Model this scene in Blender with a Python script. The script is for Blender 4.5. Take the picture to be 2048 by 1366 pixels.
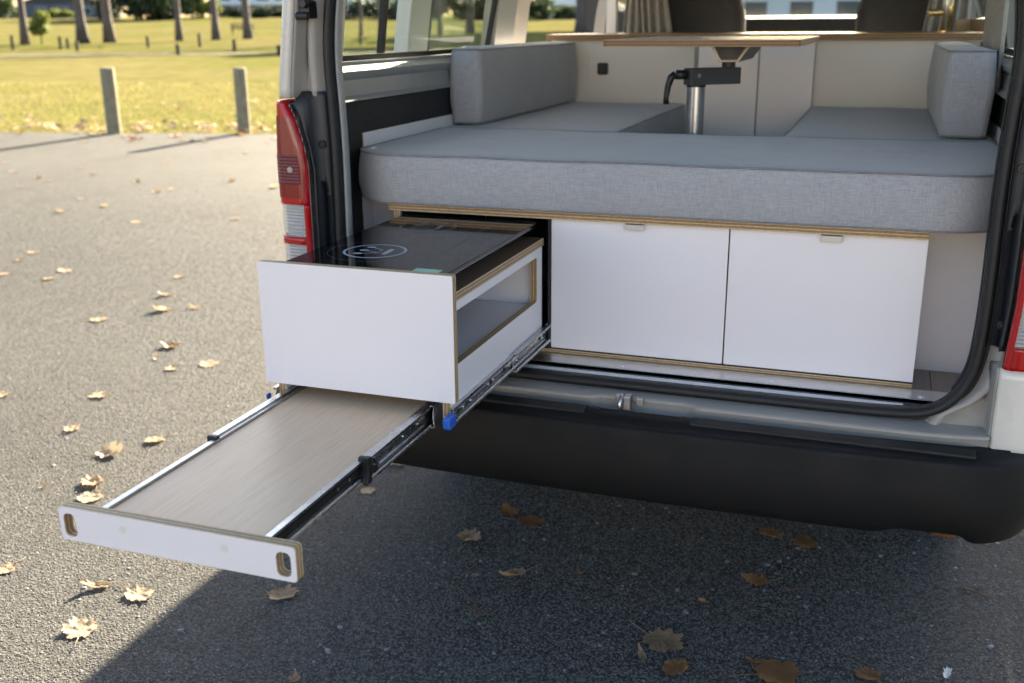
import bpy, bmesh, math, random
import numpy as np
from mathutils import Matrix, Vector, noise
random.seed(7); rng = np.random.default_rng(7)
sc = bpy.context.scene
for o in list(bpy.data.objects): bpy.data.objects.remove(o)

# ------------------------------------------------------------------ camera, sky, sun, exposure
EYE = 1.43
YAW, PIT, ROLL = math.radians(-19.56), math.radians(17.17), math.radians(-.42)
fw = Vector((math.sin(YAW)*math.cos(PIT), math.cos(YAW)*math.cos(PIT), -math.sin(PIT)))
rt = Vector((math.cos(YAW), -math.sin(YAW), 0)); up = rt.cross(fw)
RT = rt*math.cos(ROLL)+up*math.sin(ROLL); UP = -rt*math.sin(ROLL)+up*math.cos(ROLL)
cam_d = bpy.data.cameras.new('camera'); cam = bpy.data.objects.new('camera', cam_d)
sc.collection.objects.link(cam); sc.camera = cam
cam.matrix_world = Matrix(((RT.x, UP.x, -fw.x, 0), (RT.y, UP.y, -fw.y, 0), (RT.z, UP.z, -fw.z, EYE), (0, 0, 0, 1)))
cam_d.sensor_width = 36; cam_d.lens = 2050/2048*36; cam_d.clip_start = .05; cam_d.clip_end = 3000
cam_d.dof.use_dof = True; cam_d.dof.focus_distance = 2.0; cam_d.dof.aperture_fstop = 4.0

SUN_EL, SUN_AZ = math.radians(20.6), math.radians(-.5)      # azimuth from +Y, towards +X
world = bpy.data.worlds.new('World'); sc.world = world; world.use_nodes = True
wn = world.node_tree.nodes; wl = world.node_tree.links
sky = wn.new('ShaderNodeTexSky'); sky.sky_type = 'NISHITA'; sky.sun_disc = False
sky.sun_elevation = SUN_EL; sky.sun_rotation = SUN_AZ
sky.air_density = 1.0; sky.dust_density = 2.5; sky.ozone_density = 1.0
bg = wn['Background']; bg.inputs[1].default_value = .0505
wl.new(sky.outputs[0], bg.inputs[0])
sun_d = bpy.data.lights.new('sun', 'SUN'); sun_d.energy = 5.0; sun_d.angle = math.radians(.5); sun_d.color = (1, .86, .63)
sun = bpy.data.objects.new('sun', sun_d); sc.collection.objects.link(sun)
sdir = Vector((math.sin(SUN_AZ)*math.cos(SUN_EL), math.cos(SUN_AZ)*math.cos(SUN_EL), math.sin(SUN_EL)))
sun.rotation_euler = sdir.to_track_quat('Z', 'Y').to_euler(); sun.location = (0, 20, 30)
sc.render.engine = 'CYCLES'
vs = sc.view_settings; vs.view_transform = 'Standard'; vs.look = 'None'; vs.gamma = 1; vs.use_curve_mapping = False
vs.exposure = 3.06
sc.cycles.max_bounces = 10; sc.cycles.transparent_max_bounces = 16

# ------------------------------------------------------------------ helpers
def ground_pt(px, py, z=0.0):
    d = fw + RT*((px-1024)/2050) - UP*((py-683)/2050)
    return Vector((0, 0, EYE)) + d*((z-EYE)/d.z)
def azimuth_pt(px, dist):
    d = fw + RT*((px-1024)/2050) - UP*((60-683)/2050); d.z = 0; d.normalize()
    return d.x*dist, d.y*dist

WORG = {}
def empty(name, loc, label, cat, group=None):
    o = bpy.data.objects.new(name, None); sc.collection.objects.link(o); o.empty_display_size = .1
    o.location = loc; WORG[o] = Vector(loc); tag(o, label, cat, group); return o
def tag(o, label, cat, group=None):
    o['label'] = label; o['category'] = cat
    if group: o['group'] = group
    return o
class MB:
    def __init__(s): s.v = []; s.f = []; s.m = []
    def add(s, vs, fs, m=0):
        b = len(s.v); s.v += [tuple(p) for p in vs]
        for f in fs: s.f.append(tuple(b+i for i in f)); s.m.append(m)
        return s
    def box(s, x0, x1, y0, y1, z0, z1, mx=0, my=None, mz=None):
        my = mx if my is None else my; mz = mx if mz is None else mz
        V = [(x, y, z) for z in (z0, z1) for y in (y0, y1) for x in (x0, x1)]; b = len(s.v); s.v += V
        for f, m in (((0, 4, 6, 2), mx), ((1, 3, 7, 5), mx), ((0, 1, 5, 4), my), ((2, 6, 7, 3), my), ((0, 2, 3, 1), mz), ((4, 5, 7, 6), mz)):
            s.f.append(tuple(b+i for i in f)); s.m.append(m)
        return s
    def prism(s, pts, axis, a, b, m=0, mcap=None):
        mcap = m if mcap is None else mcap
        def P(p, t): return {'x': (t, p[0], p[1]), 'y': (p[0], t, p[1]), 'z': (p[0], p[1], t)}[axis]
        n = len(pts); B = len(s.v)
        s.v += [P(p, a) for p in pts]+[P(p, b) for p in pts]
        for i in range(n): s.f.append((B+i, B+(i+1) % n, B+n+(i+1) % n, B+n+i)); s.m.append(m)
        s.f.append(tuple(B+i for i in range(n))[::-1]); s.m.append(mcap)
        s.f.append(tuple(B+n+i for i in range(n))); s.m.append(mcap)
        return s
    def tube(s, path, r, n=8, m=0, closed=False, cap=True):
        path = [Vector(p) for p in path]; N = len(path); B = len(s.v)
        R = r if hasattr(r, '__len__') else [r]*N
        ref = None
        for i, p in enumerate(path):
            a = path[(i-1) % N] if (closed or i > 0) else p; b = path[(i+1) % N] if (closed or i < N-1) else p
            t = (b-a).normalized()
            if ref is None: ref = Vector((0, 0, 1)) if abs(t.z) < .9 else Vector((1, 0, 0))
            u = (ref-t*ref.dot(t)).normalized(); w = t.cross(u); ref = u
            for k in range(n):
                an = 2*math.pi*k/n; s.v.append(tuple(p+(u*math.cos(an)+w*math.sin(an))*R[i]))
        for i in range(N if closed else N-1):
            j = (i+1) % N
            for k in range(n):
                k2 = (k+1) % n; s.f.append((B+i*n+k, B+i*n+k2, B+j*n+k2, B+j*n+k)); s.m.append(m)
        if cap and not closed:
            s.f.append(tuple(B+k for k in range(n))[::-1]); s.m.append(m)
            s.f.append(tuple(B+(N-1)*n+k for k in range(n))); s.m.append(m)
        return s
    def loft(s, rings, m=0, closed_ring=False, closed_path=False, caps=False):
        n = len(rings[0]); B = len(s.v)
        for rg in rings: s.v += [tuple(p) for p in rg]
        N = len(rings)
        for i in range(N if closed_path else N-1):
            j = (i+1) % N
            for k in range(n if closed_ring else n-1):
                k2 = (k+1) % n; s.f.append((B+i*n+k, B+i*n+k2, B+j*n+k2, B+j*n+k)); s.m.append(m)
        if caps:
            s.f.append(tuple(B+k for k in range(n))[::-1]); s.m.append(m)
            s.f.append(tuple(B+(N-1)*n+k for k in range(n))); s.m.append(m)
        return s
    def disc(s, c, r, axis, h, n=16, m=0):
        pts = [(r*math.cos(2*math.pi*k/n), r*math.sin(2*math.pi*k/n)) for k in range(n)]
        if axis == 'z': return s.prism([(c[0]+a, c[1]+b) for a, b in pts], 'z', c[2], c[2]+h, m)
        if axis == 'y': return s.prism([(c[0]+a, c[2]+b) for a, b in pts], 'y', c[1], c[1]+h, m)
        return s.prism([(c[1]+a, c[2]+b) for a, b in pts], 'x', c[0], c[0]+h, m)
    def build(s, name, mats, parent=None, smooth=False, bevel=0, seg=2, solid=0, auto=None, subsurf=0):
        V = np.array(s.v, dtype=float); lo = V.min(0); hi = V.max(0)
        org = Vector(((lo[0]+hi[0])/2, (lo[1]+hi[1])/2, lo[2]))
        me = bpy.data.meshes.new(name); me.from_pydata([tuple(p) for p in (V-np.array(org))], [], s.f)
        mats = mats if isinstance(mats, (list, tuple)) else [mats]
        for m in mats: me.materials.append(M[m])
        me.polygons.foreach_set('material_index', s.m)
        bm = bmesh.new(); bm.from_mesh(me); bmesh.ops.recalc_face_normals(bm, faces=bm.faces); bm.to_mesh(me); bm.free()
        o = bpy.data.objects.new(name, me); sc.collection.objects.link(o); WORG[o] = org
        if parent: o.parent = parent; o.location = org-WORG[parent]
        else: o.location = org
        if smooth or auto:
            me.polygons.foreach_set('use_smooth', [True]*len(me.polygons))
            if auto: me.set_sharp_from_angle(angle=math.radians(auto))
        if solid:
            md = o.modifiers.new('s', 'SOLIDIFY'); md.thickness = solid; md.offset = 0
        if bevel:
            md = o.modifiers.new('b', 'BEVEL'); md.width = bevel; md.segments = seg; md.limit_method = 'ANGLE'; md.harden_normals = False
        if subsurf:
            md = o.modifiers.new('ss', 'SUBSURF'); md.levels = md.render_levels = subsurf
        return o
def box(name, b, mat, parent=None, bevel=.0015, **k): return MB().box(*b).build(name, mat, parent, bevel=bevel, **k)
def ply(name, b, thin, parent=None, face='white', bevel=.0012):
    """plywood board: laminated faces, layered edge"""
    mx, my, mz = [0 if a == thin else 1 for a in 'xyz']
    return MB().box(*b, mx, my, mz).build(name, [face, 'ply_'+thin], parent, bevel=bevel)
def rrect(x0, x1, y0, y1, r, n=6):
    r = r if isinstance(r, (list, tuple)) else [r]*4; out = []
    for (cx, cy, a0, q) in ((x0, y0, 180, 0), (x1, y0, 270, 1), (x1, y1, 0, 2), (x0, y1, 90, 3)):
        rr = r[q]; sx = 1 if q in (0, 3) else -1; sy = 1 if q in (0, 1) else -1
        for k in range(n+1):
            a = math.radians(a0+90*k/n); out.append((cx+sx*rr+rr*math.cos(a), cy+sy*rr+rr*math.sin(a)))
    return out

# ------------------------------------------------------------------ materials
M = {}
class NT:
    def __init__(s, name):
        s.mat = bpy.data.materials.new(name); s.mat.use_nodes = True; s.t = s.mat.node_tree
        s.b = s.t.nodes['Principled BSDF']; s.out = s.t.nodes['Material Output']; M[name] = s.mat
    def n(s, typ, **k):
        nd = s.t.nodes.new('ShaderNode'+typ)
        for a, v in k.items(): setattr(nd, a, v)
        return nd
    def l(s, a, b): s.t.links.new(a, b)
    def coord(s, kind='Object', scale=(1, 1, 1)):
        c = s.n('TexCoord'); mp = s.n('Mapping'); mp.inputs['Scale'].default_value = scale; s.l(c.outputs[kind], mp.inputs[0]); return mp.outputs[0]
    def noise(s, vec, scale, detail=3, rough=.55):
        nd = s.n('TexNoise'); nd.inputs['Scale'].default_value = scale; nd.inputs['Detail'].default_value = detail; nd.inputs['Roughness'].default_value = rough
        if vec is not None: s.l(vec, nd.inputs['Vector'])
        return nd.outputs['Fac']
    def ramp(s, fac, stops, interp='LINEAR'):
        nd = s.n('ValToRGB'); cr = nd.color_ramp; cr.interpolation = interp
        while len(cr.elements) < len(stops): cr.elements.new(.5)
        for e, (p, c) in zip(cr.elements, stops): e.position = p; e.color = (*c, 1) if len(c) == 3 else c
        s.l(fac, nd.inputs[0]); return nd.outputs[0]
    def mix(s, fac, a, b, typ='MIX'):
        nd = s.n('MixRGB', blend_type=typ)
        for i, v in ((0, fac), (1, a), (2, b)):
            if isinstance(v, (int, float)): nd.inputs[i].default_value = v if i == 0 else (v, v, v, 1)
            elif isinstance(v, tuple): nd.inputs[i].default_value = (*v, 1)
            else: s.l(v, nd.inputs[i])
        return nd.outputs[0]
    def math(s, op, a, b=0.0):
        nd = s.n('Math', operation=op)
        for i, v in ((0, a), (1, b)):
            if isinstance(v, (int, float)): nd.inputs[i].default_value = v
            else: s.l(v, nd.inputs[i])
        return nd.outputs[0]
    def bump(s, h, strength=.3, dist=.001):
        nd = s.n('Bump'); nd.inputs['Strength'].default_value = strength; nd.inputs['Distance'].default_value = dist
        s.l(h, nd.inputs['Height']); s.l(nd.outputs[0], s.b.inputs['Normal']); return nd
    def set(s, **k):
        for a, v in k.items():
            i = s.b.inputs[a.replace('_', ' ')]
            if isinstance(v, tuple): i.default_value = (*v, 1) if len(v) == 3 else v
            elif isinstance(v, (int, float)): i.default_value = v
            else: s.l(v, i)
        return s
def simple(name, col, rough=.5, metal=0, var=.06, vscale=30, bump=0, bscale=400, bdist=.0005, **k):
    s = NT(name); c = s.coord()
    f = s.noise(c, vscale, 4)
    s.set(Base_Color=s.mix(1, col, s.ramp(f, [(.3, (1-2*var,)*3), (.7, (1, 1, 1))]), 'MULTIPLY'),
          Roughness=s.ramp(s.noise(c, vscale*1.7, 3), [(.3, (max(rough-.06, .02),)*3), (.7, (min(rough+.06, 1),)*3)]), Metallic=metal, **k)
    if bump: s.bump(s.noise(c, bscale, 2), bump, bdist)
    return s
s = NT('white'); c_ = s.coord(); s.set(Base_Color=s.ramp(s.noise(c_, 2.5, 3), [(.3, (.785, .75, .772)), (.7, (.81, .775, .797))]), Roughness=s.ramp(s.noise(c_, 9, 4), [(.3, (.28,)*3), (.7, (.38,)*3)]))
simple('cream_panel', (.72, .69, .64), .42, var=.015, vscale=6, bump=.06, bscale=700)
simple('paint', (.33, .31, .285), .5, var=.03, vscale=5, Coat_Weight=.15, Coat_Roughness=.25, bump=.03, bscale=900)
simple('paint_outer', (.56, .535, .50), .3, var=.02, vscale=5, Coat_Weight=.6, Coat_Roughness=.06)  # body paint lightened for the sunlit rim of the upper corner
simple('paint_sunlit', (.72, .685, .615), .3, var=.02, vscale=4, Coat_Weight=.7, Coat_Roughness=.05)  # lightest copy of the body paint, sunlight put into the colour
simple('rubber', (.011, .011, .0125), .55, var=.15, vscale=60, bump=.2, bscale=300)
simple('black_plastic', (.012, .012, .0135), .42, var=.12, vscale=50, bump=.25, bscale=900)
simple('bumper_plastic', (.0070, .0070, .0074), .66, var=.18, vscale=7, bump=.35, bscale=1100, bdist=.0005, Specular_IOR_Level=.3)
simple('step_plastic', (.011, .011, .012), .62, var=.35, vscale=14, bump=.5, bscale=900)
simple('dark_grey_plastic', (.028, .030, .035), .48, var=.08, vscale=20, bump=.25, bscale=1200)
simple('trim_grey', (.30, .305, .31), .5, var=.04, vscale=20, bump=.2, bscale=1200)
simple('headliner', (.55, .54, .52), .85, var=.03, vscale=10, bump=.2, bscale=600)
simple('charcoal_panel', (.02, .021, .023), .7, var=.1, vscale=40, bump=.4, bscale=1000)
simple('arm_grey', (.06, .062, .066), .45, var=.08, vscale=20, bump=.2, bscale=900)
simple('seat_fabric', (.018, .018, .02), .8, var=.15, vscale=40, bump=.4, bscale=800)
simple('steel', (.62, .63, .64), .30, 1, var=.10, vscale=25, bump=.05, bscale=300)
simple('steel_shaded', (.10, .10, .105), .42, 1, var=.2, vscale=30)
simple('zinc_yellow', (.55, .47, .30), .35, 1, var=.12, vscale=40)
simple('bracket_zinc', (.30, .27, .22), .45, .8, var=.12, vscale=40)
simple('latch_metal', (.50, .51, .52), .42, 1, var=.15, vscale=70, bump=.1, bscale=500)
simple('brass', (.62, .42, .16), .28, 1, var=.05, vscale=30)
simple('blue_plastic', (.02, .12, .55), .4, var=.06, vscale=40)
simple('chassis', (.012, .012, .013), .9)
simple('tyre', (.02, .02, .02), .8, var=.1)
simple('rim', (.45, .45, .46), .4, .8)
simple('print_blue', (.32, .38, .47), .5, var=.02)
simple('print_dimmed', (.15, .165, .19), .5, var=.02)  # rear zone print dimmed, the reflection over it put into the colour
simple('print_grey', (.16, .17, .18), .5, var=.02)
simple('mint', (.24, .56, .44), .5, var=.03)
simple('paper_white', (.8, .8, .78), .6)
simple('sand_fabric', (.40, .37, .33), .85, var=.1, vscale=30, bump=.4, bscale=700)
simple('reflector_chrome', (.75, .75, .76), .25, 1, var=.05)
simple('stone_blue', (.22, .24, .27), .7, var=.2, vscale=60)
simple('hitch_orange', (.16, .06, .02), .75, var=.3, vscale=60)

def brushed():
    s = NT('aluminium'); c = s.coord(scale=(3, 160, 160)); f = s.noise(c, 6, 4)
    c2 = s.coord(); g = s.noise(c2, 9, 3)
    s.set(Base_Color=s.mix(1, (.74, .73, .72), s.ramp(g, [(.3, (.82,)*3), (.7, (1,)*3)]), 'MULTIPLY'), Metallic=1., Roughness=s.ramp(f, [(.3, (.25,)*3), (.7, (.42,)*3)])); s.bump(f, .08, .0003)
brushed()
simple('handle_metal', (.50, .50, .50), .4, .6, var=.04, vscale=20)
simple('alu_bright', (.78, .79, .79), .4, .1, var=.04, vscale=20)
def ply_mat(ax, nm='ply_', k=(1, 1, 1)):
    s = NT(nm+ax); tc = s.n('TexCoord'); sp = s.n('SeparateXYZ'); s.l(tc.outputs['Generated'], sp.inputs[0])
    ob = s.coord(scale=tuple(2.5 if a == ax else 1 for a in 'xyz')); n1 = s.noise(ob, 26, 4); n2 = s.noise(ob, 190, 3)
    t = s.math('ADD', sp.outputs['XYZ'.index(ax.upper())], s.math('MULTIPLY', s.math('SUBTRACT', n1, .5), .10))
    L, D, K = (.66, .49, .28), (.36, .21, .095), (.13, .075, .035)
    st = []; n = 5
    for i in range(n):
        a = i/n; st += [(a, K), (a+.035, L if i % 2 == 0 else D), (a+1/n-.03, (.66, .50, .30) if i % 2 == 0 else (.38, .23, .11))]
    st.append((1, (.64, .50, .32)))
    col = s.ramp(t, st); col = s.mix(1, col, s.ramp(n2, [(.25, (.62,)*3), (.65, (1, 1, 1))]), 'MULTIPLY')
    if k != (1, 1, 1): col = s.mix(1, col, k, 'MULTIPLY')
    s.set(Base_Color=col, Roughness=.55); s.bump(n2, .3, .0005)
for a in 'xyz': ply_mat(a)
ply_mat('z', 'ply_dark_', (.62, .50, .40))
def wood(name, cols, axis='y', rough=.42, sc_=1):
    s = NT(name); k = {'x': (2.2, 70, 70), 'y': (70, 2.2, 70)}[axis]; c = s.coord(scale=tuple(v*sc_ for v in k)); f = s.noise(c, 3, 5, .6)
    k2 = {'x': (14, 420, 420), 'y': (420, 14, 420)}[axis]; g = s.noise(s.coord(scale=k2), 1, 3)
    col = s.ramp(f, [(.25, cols[0]), (.5, cols[1]), (.75, cols[2])]); col = s.mix(1, col, s.ramp(g, [(.3, (.94,)*3), (.6, (1,)*3)]), 'MULTIPLY')
    s.set(Base_Color=col, Roughness=s.ramp(g, [(.3, (rough+.05,)*3), (.7, (rough-.03,)*3)])); s.bump(g, .05, .0003)
wood('oak_laminate', [(.72, .485, .30), (.79, .55, .355), (.83, .60, .41)], rough=.40)
wood('brown_laminate', [(.10, .065, .042), (.15, .10, .065), (.20, .135, .09)])
wood('floor_oak', [(.27, .205, .16), (.33, .26, .205), (.38, .30, .245)], 'y')
wood('worktop', [(.28, .17, .075), (.36, .22, .10), (.42, .27, .13)], 'x', .30)
def fabric(name, a, b, rough=.9):
    s = NT(name); c = s.coord()
    h = s.noise(s.coord(scale=(38, 620, 620)), 1, 3); v = s.noise(s.coord(scale=(620, 620, 38)), 1, 3); w = s.noise(s.coord(scale=(620, 38, 620)), 1, 3)
    m = s.math('ADD', s.math('ADD', s.math('MULTIPLY', h, .4), s.math('MULTIPLY', v, .4)), s.math('MULTIPLY', w, .2))
    big = s.noise(c, 5, 3)
    col = s.ramp(m, [(.40, a), (.60, b)]); col = s.mix(1, col, s.ramp(big, [(.3, (.93,)*3), (.7, (1,)*3)]), 'MULTIPLY')
    s.set(Base_Color=col, Roughness=rough, Sheen_Weight=.25, Sheen_Roughness=.5)
    hgt = s.math('ADD', s.math('MULTIPLY', m, .25), s.math('MULTIPLY', s.noise(s.coord(scale=(1, 1.6, 2.4)), 9, 4), 1.5)); s.bump(hgt, .45, .005)
fabric('grey_fabric', (.30, .30, .32), (.425, .425, .448))
fabric('seam_fabric', (.15, .155, .165), (.28, .285, .30))
def glass(name, tint, gloss=.06, rough=.0):
    s = NT(name); s.t.nodes.remove(s.b)
    tr = s.n('BsdfTransparent'); tr.inputs[0].default_value = (*tint, 1); gl = s.n('BsdfGlossy'); gl.inputs['Roughness'].default_value = rough
    lw = s.n('LayerWeight'); lw.inputs[0].default_value = .5; mx = s.n('MixShader')
    s.l(s.math('ADD', s.math('MULTIPLY', s.math('POWER', lw.outputs['Facing'], 5), .9), .035), mx.inputs[0]); s.l(tr.outputs[0], mx.inputs[1]); s.l(gl.outputs[0], mx.inputs[2]); s.l(mx.outputs[0], s.out.inputs[0])
glass('clear_glass', (.95, .97, .96)); glass('tinted_glass', (.76, .84, .79)); glass('door_tint', (.74, .84, .78)); glass('dark_glass', (.22, .25, .25))
s = NT('cooktop_glass'); s.set(Base_Color=(.006, .006, .007), Roughness=.015, Specular_IOR_Level=.38, IOR=1.45)
def lens(name, col, rough=.12, tw=.0):
    s = NT(name); c = s.coord(); s.set(Base_Color=col, Roughness=rough, Coat_Weight=1., Coat_Roughness=.03, Transmission_Weight=tw, IOR=1.45)
def lamp_lens(name, tint, body, k):
    s = NT(name); s.set(Base_Color=body, Roughness=.25, Coat_Weight=.25, Coat_Roughness=.05)
    tr = s.n('BsdfTransparent'); tr.inputs[0].default_value = (*tint, 1); mx = s.n('MixShader'); mx.inputs[0].default_value = k; gl = s.n('BsdfGlossy'); gl.inputs['Roughness'].default_value = .03
    lw = s.n('LayerWeight'); m2 = s.n('MixShader'); s.l(s.math('ADD', s.math('MULTIPLY', s.math('POWER', lw.outputs['Facing'], 5), .55), .03), m2.inputs[0])
    s.l(s.b.outputs[0], mx.inputs[1]); s.l(tr.outputs[0], mx.inputs[2]); s.l(mx.outputs[0], m2.inputs[1]); s.l(gl.outputs[0], m2.inputs[2]); s.l(m2.outputs[0], s.out.inputs[0])
lamp_lens('lens_red', (.80, .010, .020), (.55, .004, .010), .35); lamp_lens('lens_amber', (.55, .012, .012), (.26, .006, .007), .3); lamp_lens('lens_dark_red', (.45, .01, .015), (.17, .003, .006), .3); lamp_lens('lens_clear', (.93, .93, .92), (.7, .68, .66), .62)
def reflector():
    s = NT('lamp_reflector'); c = s.coord(scale=(1, 1, 1)); w = s.n('TexWave'); w.wave_type = 'BANDS'; w.bands_direction = 'X'; w.inputs['Scale'].default_value = 55; s.l(c, w.inputs['Vector'])
    w2 = s.n('TexWave'); w2.bands_direction = 'Z'; w2.inputs['Scale'].default_value = 38; s.l(c, w2.inputs['Vector'])
    s.set(Base_Color=(.62, .60, .60), Metallic=.9, Roughness=.28); s.bump(s.math('ADD', w.outputs['Fac'], w2.outputs['Fac']), .7, .004)
reflector()
s = NT('window_pane'); s.set(Base_Color=(.05, .07, .09), Roughness=.08)

def asphalt():
    s = NT('asphalt'); c = s.coord()
    v = s.n('TexVoronoi'); v.inputs['Scale'].default_value = 135; v.inputs['Randomness'].default_value = 1.; s.l(c, v.inputs['Vector'])
    v2 = s.n('TexVoronoi'); v2.inputs['Scale'].default_value = 300; s.l(c, v2.inputs['Vector'])
    bw = s.n('SeparateColor'); s.l(v.outputs['Color'], bw.inputs[0])
    n = s.noise(c, .7, 5); n2 = s.noise(c, 7, 4)
    chip = s.ramp(bw.outputs[0], [(0, (.060, .060, .058)), (.4, (.086, .085, .081)), (.8, (.106, .105, .100)), (.95, (.128, .127, .121)), (1, (.146, .145, .14))])
    gap = s.ramp(v.outputs['Distance'], [(.38, (1, 1, 1)), (.68, (.66, .65, .64))])
    col = s.mix(1, chip, gap, 'MULTIPLY')
    col = s.mix(1, col, s.ramp(n, [(.3, (.82, .80, .78)), (.7, (1.0, 1.0, 1.0))]), 'MULTIPLY')
    col = s.mix(1, col, s.ramp(n2, [(.3, (.80,)*3), (.65, (1.0,)*3)]), 'MULTIPLY')
    st = s.noise(s.coord(scale=(1, .6, 1)), 1.9, 4, .6); col = s.mix(1, col, s.ramp(st, [(.32, (.78, .77, .77)), (.44, (1.0, 1.0, 1.0))]), 'MULTIPLY')
    s.set(Base_Color=col, Roughness=.86, Specular_IOR_Level=.15)
    h = s.math('SUBTRACT', s.math('MULTIPLY', s.ramp(bw.outputs[1], [(0, (.35,)*3), (1, (1,)*3)]), s.ramp(v.outputs['Distance'], [(.15, (1,)*3), (.65, (0,)*3)])), s.math('MULTIPLY', v2.outputs['Distance'], .25))
    s.bump(h, .55, .003)
asphalt()
def lawn():
    s = NT('lawn'); c = s.coord(); n = s.noise(c, .09, 4); n2 = s.noise(c, 1.3, 5); n3 = s.noise(c, 14, 3)
    col = s.ramp(n, [(.3, (.150, .160, .046)), (.5, (.185, .170, .066)), (.7, (.225, .190, .092))])
    col = s.mix(1, col, s.ramp(n2, [(.3, (.62,)*3), (.7, (1.05,)*3)]), 'MULTIPLY'); col = s.mix(1, col, s.ramp(n3, [(.3, (.7,)*3), (.7, (1.05,)*3)]), 'MULTIPLY')
    s.set(Base_Color=col, Roughness=.9, Specular_IOR_Level=.0); s.bump(n3, .4, .015)
lawn()
def leafy(name, cols, trans=.35):
    s = NT(name); c = s.coord(); f = s.noise(c, 2.2, 3); oi = s.n('ObjectInfo')
    col = s.ramp(f, [(.3, cols[0]), (.7, cols[1])]); s.set(Base_Color=col, Roughness=.6)
    tl = s.n('BsdfTranslucent'); s.l(col, tl.inputs[0]); mx = s.n('MixShader'); mx.inputs[0].default_value = trans
    s.l(s.b.outputs[0], mx.inputs[1]); s.l(tl.outputs[0], mx.inputs[2]); s.l(mx.outputs[0], s.out.inputs[0])
leafy('grass_blade', [(.155, .147, .045), (.23, .193, .080)], .5)
leafy('dark_foliage', [(.018, .032, .015), (.045, .065, .025)], .2)
leafy('mid_foliage', [(.035, .06, .02), (.075, .10, .03)], .3)
leafy('yellow_foliage', [(.11, .15, .02), (.22, .24, .04)], .4)
leafy('pine_foliage', [(.025, .035, .015), (.05, .065, .03)], .2)
def deadleaf(name, a, b, d):
    s = NT(name); c = s.coord(); f = s.noise(c, 45, 5, .65); g = s.noise(c, 220, 3); oi = s.n('ObjectInfo')
    col = s.ramp(f, [(.28, d), (.45, a), (.75, b)]); col = s.mix(1, col, s.ramp(oi.outputs['Random'], [(0, (.72, .70, .68)), (1, (1.05, 1.05, 1.05))]), 'MULTIPLY')
    s.set(Base_Color=col, Roughness=.6); s.bump(g, .35, .001)
    tl = s.n('BsdfTranslucent'); s.l(col, tl.inputs[0]); mx = s.n('MixShader'); mx.inputs[0].default_value = .32
    s.l(s.b.outputs[0], mx.inputs[1]); s.l(tl.outputs[0], mx.inputs[2]); s.l(mx.outputs[0], s.out.inputs[0])
deadleaf('leaf_pale', (.42, .32, .205), (.56, .46, .32), (.20, .12, .06))
deadleaf('leaf_brown', (.34, .165, .065), (.46, .26, .12), (.13, .05, .02))
deadleaf('leaf_tan', (.40, .28, .17), (.54, .40, .26), (.16, .09, .05))
simple('bark', (.15, .12, .11), .9, var=.25, vscale=4, bump=.8, bscale=20, bdist=.03)
simple('post_wood', (.30, .26, .17), .85, var=.2, vscale=12, bump=.5, bscale=60, bdist=.003)
simple('dark_wood', (.045, .035, .03), .85, var=.2)
simple('twig', (.12, .065, .03), .8)
simple('house_white', (.84, .84, .86), .7, var=.03, vscale=.5)
simple('house_brick', (.20, .13, .10), .85, var=.1, vscale=1)
simple('house_grey', (.12, .13, .15), .8, var=.08, vscale=1)
simple('roof_dark', (.06, .065, .075), .7)
simple('path', (.17, .16, .155), .9, var=.08, vscale=1)
simple('bounce_ground', (.255, .233, .204), .85, var=.06, vscale=1.5, bump=.3, bscale=200)
simple('bounce_wall', (.33, .30, .292), .8, var=.03, vscale=1)
simple('soil', (.10, .07, .05), .95, var=.2, vscale=2)

# ------------------------------------------------------------------ ground
def terrain(x, y):
    s = -.574*x+.819*y
    z = np.interp(s, [62, 75, 95, 130, 200, 300, 900], [0, .08, .45, 1.1, 3.0, 4.2, 6.0])
    return z
def struct(o): o['kind'] = 'structure'; return o
def lawn_mesh():
    gx = np.concatenate([np.linspace(-700, -140, 15), np.linspace(-130, 60, 77), np.linspace(80, 500, 15)])
    gy = np.concatenate([np.linspace(-200, -20, 10), np.linspace(-10, 240, 126), np.linspace(260, 1000, 15)])
    X, Y = np.meshgrid(gx, gy); Z = terrain(X, Y)-.03
    Z += np.where(terrain(X, Y) > .3, .25*np.sin(X*.08+1)*np.sin(Y*.06), 0)
    V = np.stack([X, Y, Z], -1).reshape(-1, 3); w = len(gx)
    F = [(j*w+i, j*w+i+1, (j+1)*w+i+1, (j+1)*w+i) for j in range(len(gy)-1) for i in range(w-1)]
    b = MB(); b.v = [tuple(p) for p in V]; b.f = F; b.m = [0]*len(F)
    return struct(b.build('lawn', 'lawn', smooth=True))
lawn_mesh()
def edge_y(x): return 12.62+.222*(x+7.876)
pts = []
for i in range(260):
    x = -60+i*.5; pts.append((x, edge_y(x)+.10*noise.noise((x*.9, 0, 0))+.05*noise.noise((x*4, 3, 0))))
b = MB(); Vn = [(x, y, 0) for x, y in pts]+[(x, -4.2, 0) for x, y in pts]; n = len(pts)
b.add(Vn, [(i, i+1, n+i+1, n+i) for i in range(n-1)])
b2 = b.build('car_park', 'asphalt'); struct(b2)
struct(MB().add([(-60, -4.2, -.004), (70, -4.2, -.004), (70, -60, -.004), (-60, -60, -.004)], [(0, 1, 2, 3)]).build('bounce_apron', 'bounce_ground'))  # unseen pale ground added behind the camera to throw sunlight back
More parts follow.
